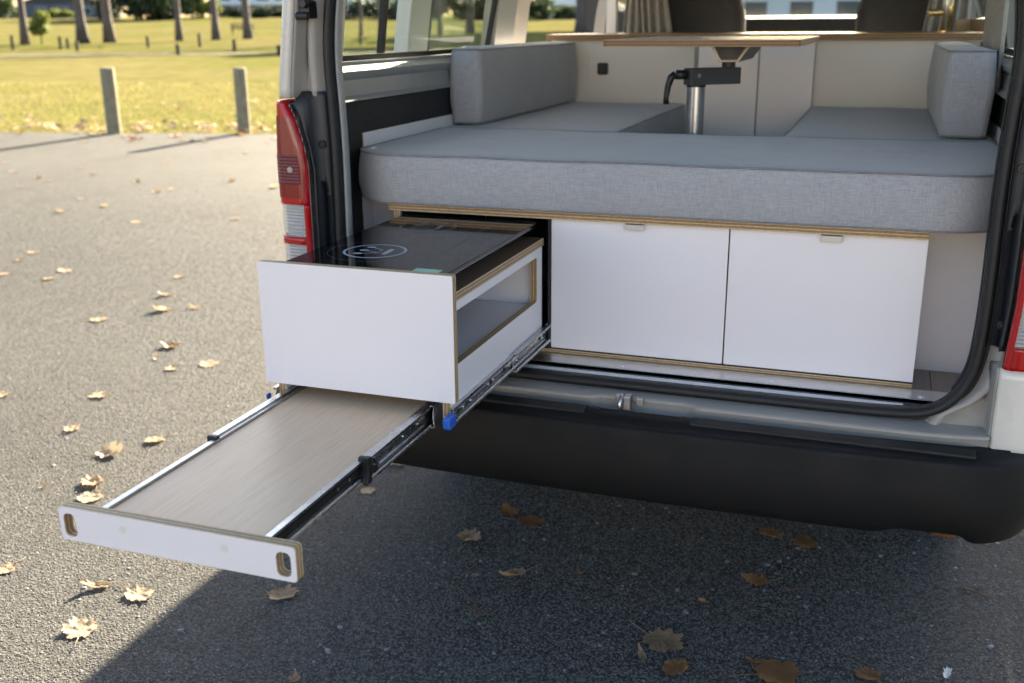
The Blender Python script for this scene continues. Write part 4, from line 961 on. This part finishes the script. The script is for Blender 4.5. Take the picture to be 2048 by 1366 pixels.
# shrubs and hedge trees in front of the houses
BU = {}
for nm, mt in (('dark', 'dark_foliage'), ('mid', 'mid_foliage'), ('yel', 'yellow_foliage')):
    BU[nm] = clump_mesh('crown', mt, 2200, [(rn.uniform(-3, 3), rn.uniform(-1.5, 1.5), rn.uniform(.8, 3.6), rn.uniform(1.2, 2), rn.uniform(.8, 1.4)) for _ in range(12)], .38, len(nm)+7)
def shrub(px, d, k, sc_, lab):
    x, y = azimuth_pt(px, d); t = empty('shrub', (x, y, float(terrain(x, y))-.2), lab, 'shrub', 'shrubs screening the houses')
    o = put(BU[k], 'crown', t, (0, 0, 0)); t.scale = sc_; t.rotation_euler.z = px*.37
    b = trunk_mesh(2.2, .12, 3, limbs=3); me = bpy.data.meshes.new('trunk'); me.from_pydata(b.v, [], b.f); me.materials.append(M['bark']); put(me, 'trunk', t, (0, 0, 0))
SL = {238: 'tall dark shrub beside the small white flat roofed house', 285: 'widest dark shrub behind the thick trunk pair', 335: 'tallest mid green shrub, behind the slim lone trunk', 385: 'rounded mid green shrub between slim and medium trunks', 420: 'small yellow green shrub behind the medium trunk', 120: 'low yellow green shrub in front of the low grey house',
      500: 'low dark shrub below the house with the brick ground floor', 545: 'low mid green shrub below the house with the brick ground floor', 700: 'dark shrub in front of the apartment house, by the thin trunk', 760: 'dark shrub in front of the apartment house, by the stouter trunk',
      910: 'dark shrub between two mid green ones, seen through the sliding door glass', -30: 'mid green shrub before the distant long white house', 1140: 'low mid green shrub before the white gabled house', 1060: 'mid green shrub seen past the sliding door frame'}
for px, d, k, sc_ in ((238, 195, 'dark', (1.1, 1, 1.6)), (285, 190, 'dark', (1.5, 1, 1.5)), (335, 192, 'mid', (1.3, 1, 1.9)), (385, 196, 'mid', (1.3, 1, 1.4)), (420, 198, 'yel', (.7, .7, .8)), (120, 200, 'yel', (.6, .6, .4)),
                      (500, 200, 'dark', (1.6, 1, .45)), (545, 200, 'mid', (1.5, 1, .4)), (700, 190, 'dark', (1.6, 1, .75)), (760, 188, 'dark', (1.7, 1, .7)), (840, 186, 'mid', (1.7, 1, 1.0)), (910, 186, 'dark', (1.7, 1, 1.1)), (980, 186, 'mid', (1.7, 1, .9)),
                      (-30, 200, 'mid', (1.4, 1, 1.2)), (1060, 180, 'mid', (1.6, 1, .8)), (1140, 185, 'mid', (1.6, 1, .5))):
    shrub(px, d, k, sc_, SL[px] if px in SL else {'dark': 'dense dark green shrub in front of the far houses', 'mid': 'mid green rounded shrub in front of the far houses', 'yel': 'low yellow green shrub in front of the far houses'}[k])
def house(px, d, w, dep, h, mats, roof, wins, lab, rot=0, lower=None):
    x, y = azimuth_pt(px, d); z = float(terrain(x, y))-.3; t = empty('house', (x, y, z), lab, 'house', 'houses beyond the park')
    t.rotation_euler.z = rot
    def bx(nm, b, mat, par=t, off=None):
        V = MB().box(*b); me = bpy.data.meshes.new(nm); me.from_pydata(V.v, [], V.f); me.materials.append(M[mat]); return put(me, nm, par, (0, 0, 0))
    z0 = 0
    if lower: bx('lower_wall', (-w/2+.05, w/2-.05, .05, dep, 0, lower[0]), lower[1]); z0 = lower[0]
    bx('wall', (-w/2, w/2, 0, dep, z0, h), mats)
    if roof == 'flat': bx('roof', (-w/2-.4, w/2+.4, -.4, dep+.4, h, h+.35), 'roof_dark')
    else:
        b = MB().prism([(-w/2-.5, h), (w/2+.5, h), (0, h+2.2)], 'y', -.5, dep+.5); me = bpy.data.meshes.new('roof'); me.from_pydata(b.v, [], b.f); me.materials.append(M['roof_dark']); put(me, 'roof', t, (0, 0, 0))
    for wx, wz, ww, wh in wins:
        f = bx('window', (wx-ww/2-.08, wx+ww/2+.08, -.06, .02, wz-.08, wz+wh+.08), 'house_white'); bx('pane', (wx-ww/2, wx+ww/2, -.09, -.055, wz, wz+wh), 'window_pane', f)
A = -.6
house(505, 232, 15, 9, 7.2, 'house_white', 'flat', [(-5, 3.6, 1.8, 1.7), (-1.5, 3.6, 1.8, 1.7), (2.5, 3.6, 2.4, 1.7), (5.8, 3.6, 1.4, 1.7), (-3, .8, 2, 1.6), (3, .8, 2.6, 1.6)], 'white two storey house with brick ground floor beyond the tree trunks', .62, (2.7, 'house_brick'))
house(130, 235, 14, 9, 3.4, 'house_grey', 'gable', [(-4, .9, 1.8, 1.4), (0, .9, 2, 1.4), (4.5, .9, 1.6, 1.4)], 'low grey house with dark roof behind the young yellow green tree', .75)
house(205, 238, 8, 8, 3.0, 'house_white', 'flat', [(-1.8, .9, 1.6, 1.3), (1.9, .9, 1.6, 1.3)], 'small white flat roofed house beside the low grey house', .72)
house(735, 225, 15, 9, 8.6, 'house_white', 'flat', [(a, z_, 1.7, 1.7) for a in (-5.4, -1.8, 1.8, 5.4) for z_ in (1.0, 3.7, 6.3)], 'tall white apartment house seen through the rear side window', .50)
house(30, 300, 22, 9, 2.6, 'house_white', 'flat', [(-6, .8, 2, 1.3), (0, .8, 2, 1.3), (6, .8, 2, 1.3)], 'distant long white house under the open sky', .8)
house(1140, 200, 12, 8, 4.6, 'house_white', 'gable', [(-3, 1, 1.6, 1.4), (0, 1, 1.6, 1.4), (3, 1, 1.6, 1.4)], 'white gabled house seen past the open sliding door', .25)
house(1600, 150, 34, 9, 5.0, 'house_white', 'flat', [(-12+6*i, 1.2, 3, 2.2) for i in range(5)], 'long pale building seen through the windscreen', .08)
# pale building added unseen behind the camera to bounce sunlight onto the van rear
ch = empty('bounce_building', (-1, -24, 0), 'long cream building added behind the camera to bounce sunlight at the raised tailgate', 'building')
box('wall', (-17, 15, -31, -24, -.05, 4.6), 'bounce_wall', ch, bevel=0); box('roof', (-17.6, 15.6, -31.6, -23.4, 4.602, 4.9), 'roof_dark', ch, bevel=0)
for i in range(6):
    w_ = box('window', (-15.2+5.2*i, -13.0+5.2*i, -23.998, -23.93, 1.0, 2.6), 'house_white', ch, bevel=0); box('pane', (-15.1+5.2*i, -13.1+5.2*i, -23.928, -23.91, 1.1, 2.5), 'window_pane', w_, bevel=0)
dd = box('door', (-12.2, -11.0, -23.998, -23.92, -.04, 2.1), 'house_grey', ch, bevel=0); box('handle', (-11.2, -11.1, -23.918, -23.87, 1.0, 1.05), 'steel', dd, bevel=0)
# park bench
x, y = azimuth_pt(485, 108); t = empty('park_bench', (x, y, float(terrain(x, y))), 'dark slatted park bench behind the tall trunks', 'bench'); t.rotation_euler.z = .6
def bx(nm, b):
    V = MB().box(*b); me = bpy.data.meshes.new(nm); me.from_pydata(V.v, [], V.f); me.materials.append(M['dark_wood']); put(me, nm, t, (0, 0, 0))
for z in (.55, .75, .95): bx('back_slat', (-1.1, 1.1, .22, .26, z, z+.10))
for yy in (-.2, -.05, .1): bx('seat_slat', (-1.1, 1.1, yy, yy+.11, .43, .47))
for xx in (-.95, .95):
    bx('leg', (xx-.05, xx+.05, -.2, -.12, 0, .43)); bx('leg', (xx-.05, xx+.05, .262, .33, 0, 1.05))

# ------------------------------------------------------------------ bound stone chips of the near asphalt, real little stones
def chip_material():
    s = NT('chip'); oi = s.n('ObjectInfo'); c = s.coord()
    col = s.ramp(oi.outputs['Random'], [(0, (.070, .070, .070)), (.2, (.108, .107, .103)), (.8, (.135, .134, .129)), (.985, (.16, .159, .153)), (1, (.22, .22, .22))])
    s.set(Base_Color=col, Roughness=.85, Specular_IOR_Level=.25)
chip_material()
def chips():
    ng = bpy.data.node_groups.new('chips', 'GeometryNodeTree'); ng.interface.new_socket('Geometry', in_out='INPUT', socket_type='NodeSocketGeometry'); ng.interface.new_socket('Geometry', in_out='OUTPUT', socket_type='NodeSocketGeometry')
    N = ng.nodes.new; L = ng.links.new
    gi, go = N('NodeGroupInput'), N('NodeGroupOutput'); dp = N('GeometryNodeDistributePointsOnFaces'); dp.inputs['Density'].default_value = 15000
    ip = N('GeometryNodeInstanceOnPoints'); ico = N('GeometryNodeMeshIcoSphere'); ico.inputs['Radius'].default_value = 1; ico.inputs['Subdivisions'].default_value = 1
    rr = N('FunctionNodeRandomValue'); rr.data_type = 'FLOAT_VECTOR'; rr.inputs['Min'].default_value = (-.25, -.25, 0); rr.inputs['Max'].default_value = (.25, .25, 6.28)
    rs = N('FunctionNodeRandomValue'); rs.data_type = 'FLOAT_VECTOR'; rs.inputs['Min'].default_value = (.0017, .0014, .0007); rs.inputs['Max'].default_value = (.0050, .0038, .0019)
    sm = N('GeometryNodeSetMaterial'); sm.inputs['Material'].default_value = M['chip']
    po = N('GeometryNodeInputPosition'); sx = N('ShaderNodeSeparateXYZ'); mr = N('ShaderNodeMapRange'); mr.inputs['From Min'].default_value = 2.4; mr.inputs['From Max'].default_value = 9.4; mr.inputs['To Min'].default_value = 19000; mr.inputs['To Max'].default_value = 0; mr.interpolation_type = 'SMOOTHSTEP'
    L(po.outputs[0], sx.inputs[0]); L(sx.outputs[1], mr.inputs['Value']); L(mr.outputs[0], dp.inputs['Density'])
    L(gi.outputs[0], dp.inputs['Mesh']); L(dp.outputs['Points'], ip.inputs['Points']); L(ico.outputs['Mesh'], sm.inputs['Geometry']); L(sm.outputs[0], ip.inputs['Instance'])
    L(rr.outputs['Value'], ip.inputs['Rotation']); L(rs.outputs['Value'], ip.inputs['Scale']); L(ip.outputs[0], go.inputs[0])
    ys = np.linspace(1.0, 9.5, 35); V = []
    for y in ys:
        a, b_ = -1.35-1.02*y, float(np.interp(y, [1, 3.4, 4.2, 9.5], [.75, .9, -1.2, -4.0]))
        V += [(a+(b_-a)*i/12, y, 0) for i in range(13)]
    me = bpy.data.meshes.new('stone_chips'); me.from_pydata(V, [], [(j*13+i, j*13+i+1, j*13+i+14, j*13+i+13) for j in range(34) for i in range(12)])
    o = bpy.data.objects.new('stone_chips', me); sc.collection.objects.link(o); md = o.modifiers.new('g', 'NODES'); md.node_group = ng
    o['kind'] = 'stuff'; tag(o, 'fine stone chips bedded in the asphalt around the van', 'gravel')
chips()
# ------------------------------------------------------------------ fallen leaves, twigs, stones
def leaf_mesh(seed, lobes, curl, mat, ragged=.12):
    r = random.Random(seed); n = 60; K = 7; V = [(0, 0, 0)]; ph = r.uniform(0, 6.28); out = []
    for i in range(n):
        a = 2*math.pi*i/n
        lobe = abs(math.cos(a*lobes/2))**.7; R = .84+.16*lobe
        R *= 1-.28*max(0, -math.cos(a))                      # narrower towards the stalk
        R *= 1+ragged*noise.noise((math.cos(a)*3+seed, math.sin(a)*3, 2))+.03*math.sin(a*17+ph)+.025*math.sin(a*29)+.45*ragged*noise.noise((math.cos(a)*7+seed, math.sin(a)*7, 6))
        out.append(R*.5)
    for k in range(1, K+1):
        f = (k/K)
        for i in range(n):
            a = 2*math.pi*i/n; R = out[i]*f; x, y = R*math.cos(a), R*math.sin(a)*.82
            d = math.cos(ph)*x+math.sin(ph)*y; e = -math.sin(ph)*x+math.cos(ph)*y
            z = curl*(2.2*d*d*(1 if d > 0 else .3)+.9*e*e)+.10*curl*noise.noise((x*5+seed, y*5, 0))*f+.035*abs(math.sin(a*lobes/2))*f*curl+.09*curl**.5*noise.noise((x*6, y*6, seed))*f+.02*noise.noise((x*17, y*17, seed))
            V.append((x, y, z))
    F = [(0, 1+i, 1+(i+1) % n) for i in range(n)]
    for k in range(K-1):
        for i in range(n): F.append((1+k*n+i, 1+(k+1)*n+i, 1+(k+1)*n+(i+1) % n, 1+k*n+(i+1) % n))
    b = MB(); b.v = V; b.f = F; b.m = [0]*len(F)
    b.tube([(-.30, 0, .01), (-.55, .03, .02+.05*curl), (-.85, .10*r.uniform(-1, 1), .05)], [.009, .007, .008], 5)
    zmin = min(p[2] for p in b.v); me = bpy.data.meshes.new('fallen_leaf'); me.from_pydata([(x, y, z-zmin) for x, y, z in b.v], [], b.f); me.materials.append(M[mat])
    me.polygons.foreach_set('use_smooth', [True]*len(me.polygons)); return me
LV = {}
for mt in ('leaf_pale', 'leaf_brown', 'leaf_tan'): LV[mt] = [leaf_mesh(i*3+len(mt), l, c, mt, rg) for i, (l, c, rg) in enumerate(((5, .18, .28), (5, .34, .32), (3, .5, .36), (4, .7, .36), (5, .28, .40)))]
def leaf(px, py, size, mt, v, lab, group=None, rot=None, tilt=0, sy=1):
    g = ground_pt(px, py); o = bpy.data.objects.new('fallen_leaf', LV[mt][v % 5]); sc.collection.objects.link(o)
    a = rot if rot is not None else random.uniform(0, 6.28); o.location = (g.x, g.y, .0015); o.rotation_euler = (tilt, 0, a); o.scale = (size, size*sy, size)
    if tilt: o.location.z += size*.25*abs(math.sin(tilt))
    return tag(o, lab, 'leaf', group)
near = [(340, 694, .085, 'leaf_tan', 3, 'curled leaf with a dark shaded underside on sunlit asphalt'), (313, 719, .05, 'leaf_pale', 2, 'small pale leaf beside the dark curled leaf'), (346, 737, .075, 'leaf_pale', 1, 'pale ragged leaf just behind the dark curled leaf'),
        (196, 641, .085, 'leaf_pale', 0, 'flat pale leaf lying alone on the sunlit asphalt'), (393, 617, .07, 'leaf_pale', 2, 'thin folded pale leaf near the drawer front'), (200, 791, .085, 'leaf_pale', 4, 'broken pale leaf with a brown hole, on sunlit asphalt'),
        (143, 860, .07, 'leaf_pale', 1, 'rounded pale leaf on the asphalt beyond the tray'), (313, 881, .075, 'leaf_pale', 4, 'ragged pale leaf beside the tray runner'), (216, 909, .085, 'leaf_pale', 3, 'long rolled pale leaf casting a dark shadow beside the tray'),
        (188, 968, .08, 'leaf_tan', 3, 'upright curled brown leaf just behind the tray front'), (182, 995, .08, 'leaf_pale', 0, 'pale leaf half hidden by the tray front'), (86, 975, .035, 'leaf_pale', 2, 'tiny folded pale leaf behind the tray front'),
        (200, 1174, .07, 'leaf_pale', 2, 'pale cream leaf in front of the tray, dark edge'), (275, 1190, .085, 'leaf_pale', 1, 'pale leaf with long stalk in front of the tray'), (160, 1263, .085, 'leaf_pale', 4, 'crumbling pale leaf nearest the edge of the van shadow'), (15, 1138, .06, 'leaf_pale', 0, 'pale leaf on asphalt far out from the tray grips'),
        (562, 1193, .078, 'leaf_tan', 1, 'grey tan leaf in the shade just below the tray grip'), (795, 930, .07, 'leaf_tan', 2, 'tan leaf in the shade under the tray runner'), (735, 982, .05, 'leaf_tan', 0, 'small tan leaf in shade beside the tray runner'),
        (938, 1080, .075, 'leaf_tan', 3, 'folded tan leaf with raised tip under the bumper'), (1030, 1150, .085, 'leaf_tan', 2, 'curved tan leaf shaped like a crescent in the shade'), (1058, 1044, .08, 'leaf_brown', 0, 'orange brown leaf under the bumper below the latch'), (1020, 1027, .06, 'leaf_brown', 4, 'broken orange leaf touching another under the bumper'),
        (1540, 1068, .07, 'leaf_brown', 4, 'star shaped orange leaf under the bumper'), (1608, 1089, .075, 'leaf_brown', 0, 'broad orange leaf beside the star shaped one'), (1515, 1163, .065, 'leaf_brown', 4, 'dull brown leaf in the shade with a pale twig nearby'),
        (1322, 1283, .098, 'leaf_tan', 0, 'big flat tan leaf with a long stalk in the foreground shade'), (1284, 1313, .045, 'leaf_tan', 2, 'small tan leaf fragment beside the big flat leaf'), (1352, 1337, .075, 'leaf_brown', 1, 'rusty brown curled leaf in the foreground shade'),
        (1546, 1348, .105, 'leaf_brown', 0, 'large rounded rusty leaf with small holes in the foreground'), (1510, 1325, .04, 'leaf_brown', 2, 'small brown fragment behind the large rusty leaf'), (1734, 1351, .06, 'leaf_brown', 4, 'deeply lobed rusty leaf in the foreground shade'), (1893, 1352, .04, 'paper', 2, 'small white curled leaf scrap on the shaded asphalt'),
        (950, 1153, .025, 'leaf_tan', 1, 'tiny round tan leaf beside the crescent leaf'), (1405, 1204, .03, 'leaf_brown', 2, 'tiny brown leaf scrap on shaded asphalt below the drawers'), (1160, 1148, .02, 'leaf_brown', 1, 'tiny orange leaf scrap below the bumper'), (590, 1359, .03, 'leaf_tan', 3, 'tiny leaf scrap at the foot of the shaded asphalt')]
LV['paper'] = [leaf_mesh(77, 3, .35, 'paper_white', .8)]*5
for i, (px, py, sz, mt, v, lab) in enumerate(near): leaf(px, py, sz*1.22, mt, v, lab, rot=(i*2.4) % 6.28, sy=(.45 if v == 2 else .8 if v == 1 else 1))
mid = [(11, 325), (27, 345), (77, 357), (59, 363), (101, 362), (40, 373), (165, 337), (231, 340), (191, 348), (253, 310), (331, 325), (360, 350), (276, 365), (314, 385), (343, 379), (343, 392), (163, 398), (211, 413), (124, 424), (134, 447), (272, 445),
       (67, 506), (40, 522), (37, 531), (131, 543), (7, 549), (470, 439), (502, 447), (550, 375), (492, 307), (535, 287), (530, 299), (383, 283), (462, 363), (99, 558), (273, 557), (360, 555), (333, 591), (328, 621), (134, 637), (417, 730), (4, 791)]
for i, (px, py) in enumerate(mid):
    if i % 4 == 3: continue
    leaf(px, py, random.uniform(.075, .11), 'leaf_pale' if i % 5 else 'leaf_tan', i, 'pale dry leaf scattered on the sunlit asphalt between van and posts', 'scattered leaves on the sunlit asphalt')
for i in range(230):
    x = random.uniform(-13.5, -6.3); t = random.random(); y = edge_y(x)+(-.25+random.gauss(.75, .65) if t < .8 else random.uniform(0, 6))
    o = bpy.data.objects.new('fallen_leaf', LV[random.choice(['leaf_pale', 'leaf_pale', 'leaf_tan', 'leaf_brown'])][i % 5]); sc.collection.objects.link(o)
    s_ = random.uniform(.10, .17); o.location = (x, y, .006 if y < edge_y(x) else .02); o.rotation_euler = (random.uniform(-.5, .5), random.uniform(-.5, .5), random.uniform(0, 6.28)); o.scale = (s_,)*3
    if y < edge_y(x)+.1: o.rotation_euler.x = o.rotation_euler.y = 0
    tag(o, 'dry leaf in the litter strewn along the lawn edge around the posts', 'leaf', 'leaf litter along the lawn edge')
def twig(pts, r, lab):
    P = [ground_pt(a, b_) for a, b_ in pts]; return tag(MB().tube([(p.x, p.y, r*1.2+.004*(i % 2)) for i, p in enumerate(P)], [r*(1-.5*i/len(P)) for i in range(len(P))], 6).build('twig', 'twig', None, smooth=True), lab, 'twig')
twig([(966, 1233), (945, 1205), (912, 1172)], .0018, 'thin forked twig lying in the shade below the tray'); twig([(968, 1232), (930, 1215), (897, 1211)], .0014, 'fine twig crossing the forked twig'); twig([(975, 1232), (1000, 1222), (1015, 1212)], .0014, 'short fine twig at the root of the forked twig')
twig([(1575, 1179), (1605, 1181), (1625, 1180)], .0018, 'short pale twig near the dull brown leaf'); twig([(1925, 1180), (1955, 1190), (1975, 1199)], .0024, 'dark twig on shaded asphalt beyond the bumper corner'); twig([(1550, 1240), (1578, 1255)], .0014, 'tiny straight twig in the foreground shade')
def pebble_mesh(seed):
    b = MB(); n = 8; rings = []
    for z, k in ((-.2, .6), (.0, .95), (.25, .95), (.45, .6), (.5, .2)): rings.append([(k*math.cos(2*math.pi*i/n)*(1+.25*noise.noise((i, seed, 0))), k*.7*math.sin(2*math.pi*i/n)*(1+.25*noise.noise((i, seed, 4))), z) for i in range(n)])
    b.loft(rings, 0, True, False, True); return b
# loose grit over the near asphalt: uncountable
def grit():
    N = 5200; V = []; F = []; base = [pebble_mesh(i) for i in range(4)]
    for i in range(N):
        x = random.uniform(-4.5, 1.2); y = random.uniform(1.0, 6.5)
        s_ = abs(random.gauss(0, .0022))+.0018
        if random.random() < .03: s_ = random.uniform(.005, .010)
        p = base[i % 4]; a = random.uniform(0, 6.28); ca, sa = math.cos(a)*s_, math.sin(a)*s_; k = len(V)
        V += [(x+ca*u-sa*w, y+sa*u+ca*w, z*s_) for u, w, z in p.v]; F += [tuple(k+j for j in f) for f in p.f]
    me = bpy.data.meshes.new('grit'); me.from_pydata(V, [], F); me.materials.append(M['stone_blue']); me.polygons.foreach_set('use_smooth', [True]*len(me.polygons))
    o = bpy.data.objects.new('grit', me); sc.collection.objects.link(o); o['kind'] = 'stuff'; tag(o, 'loose grey grit scattered over the asphalt', 'grit')
grit()
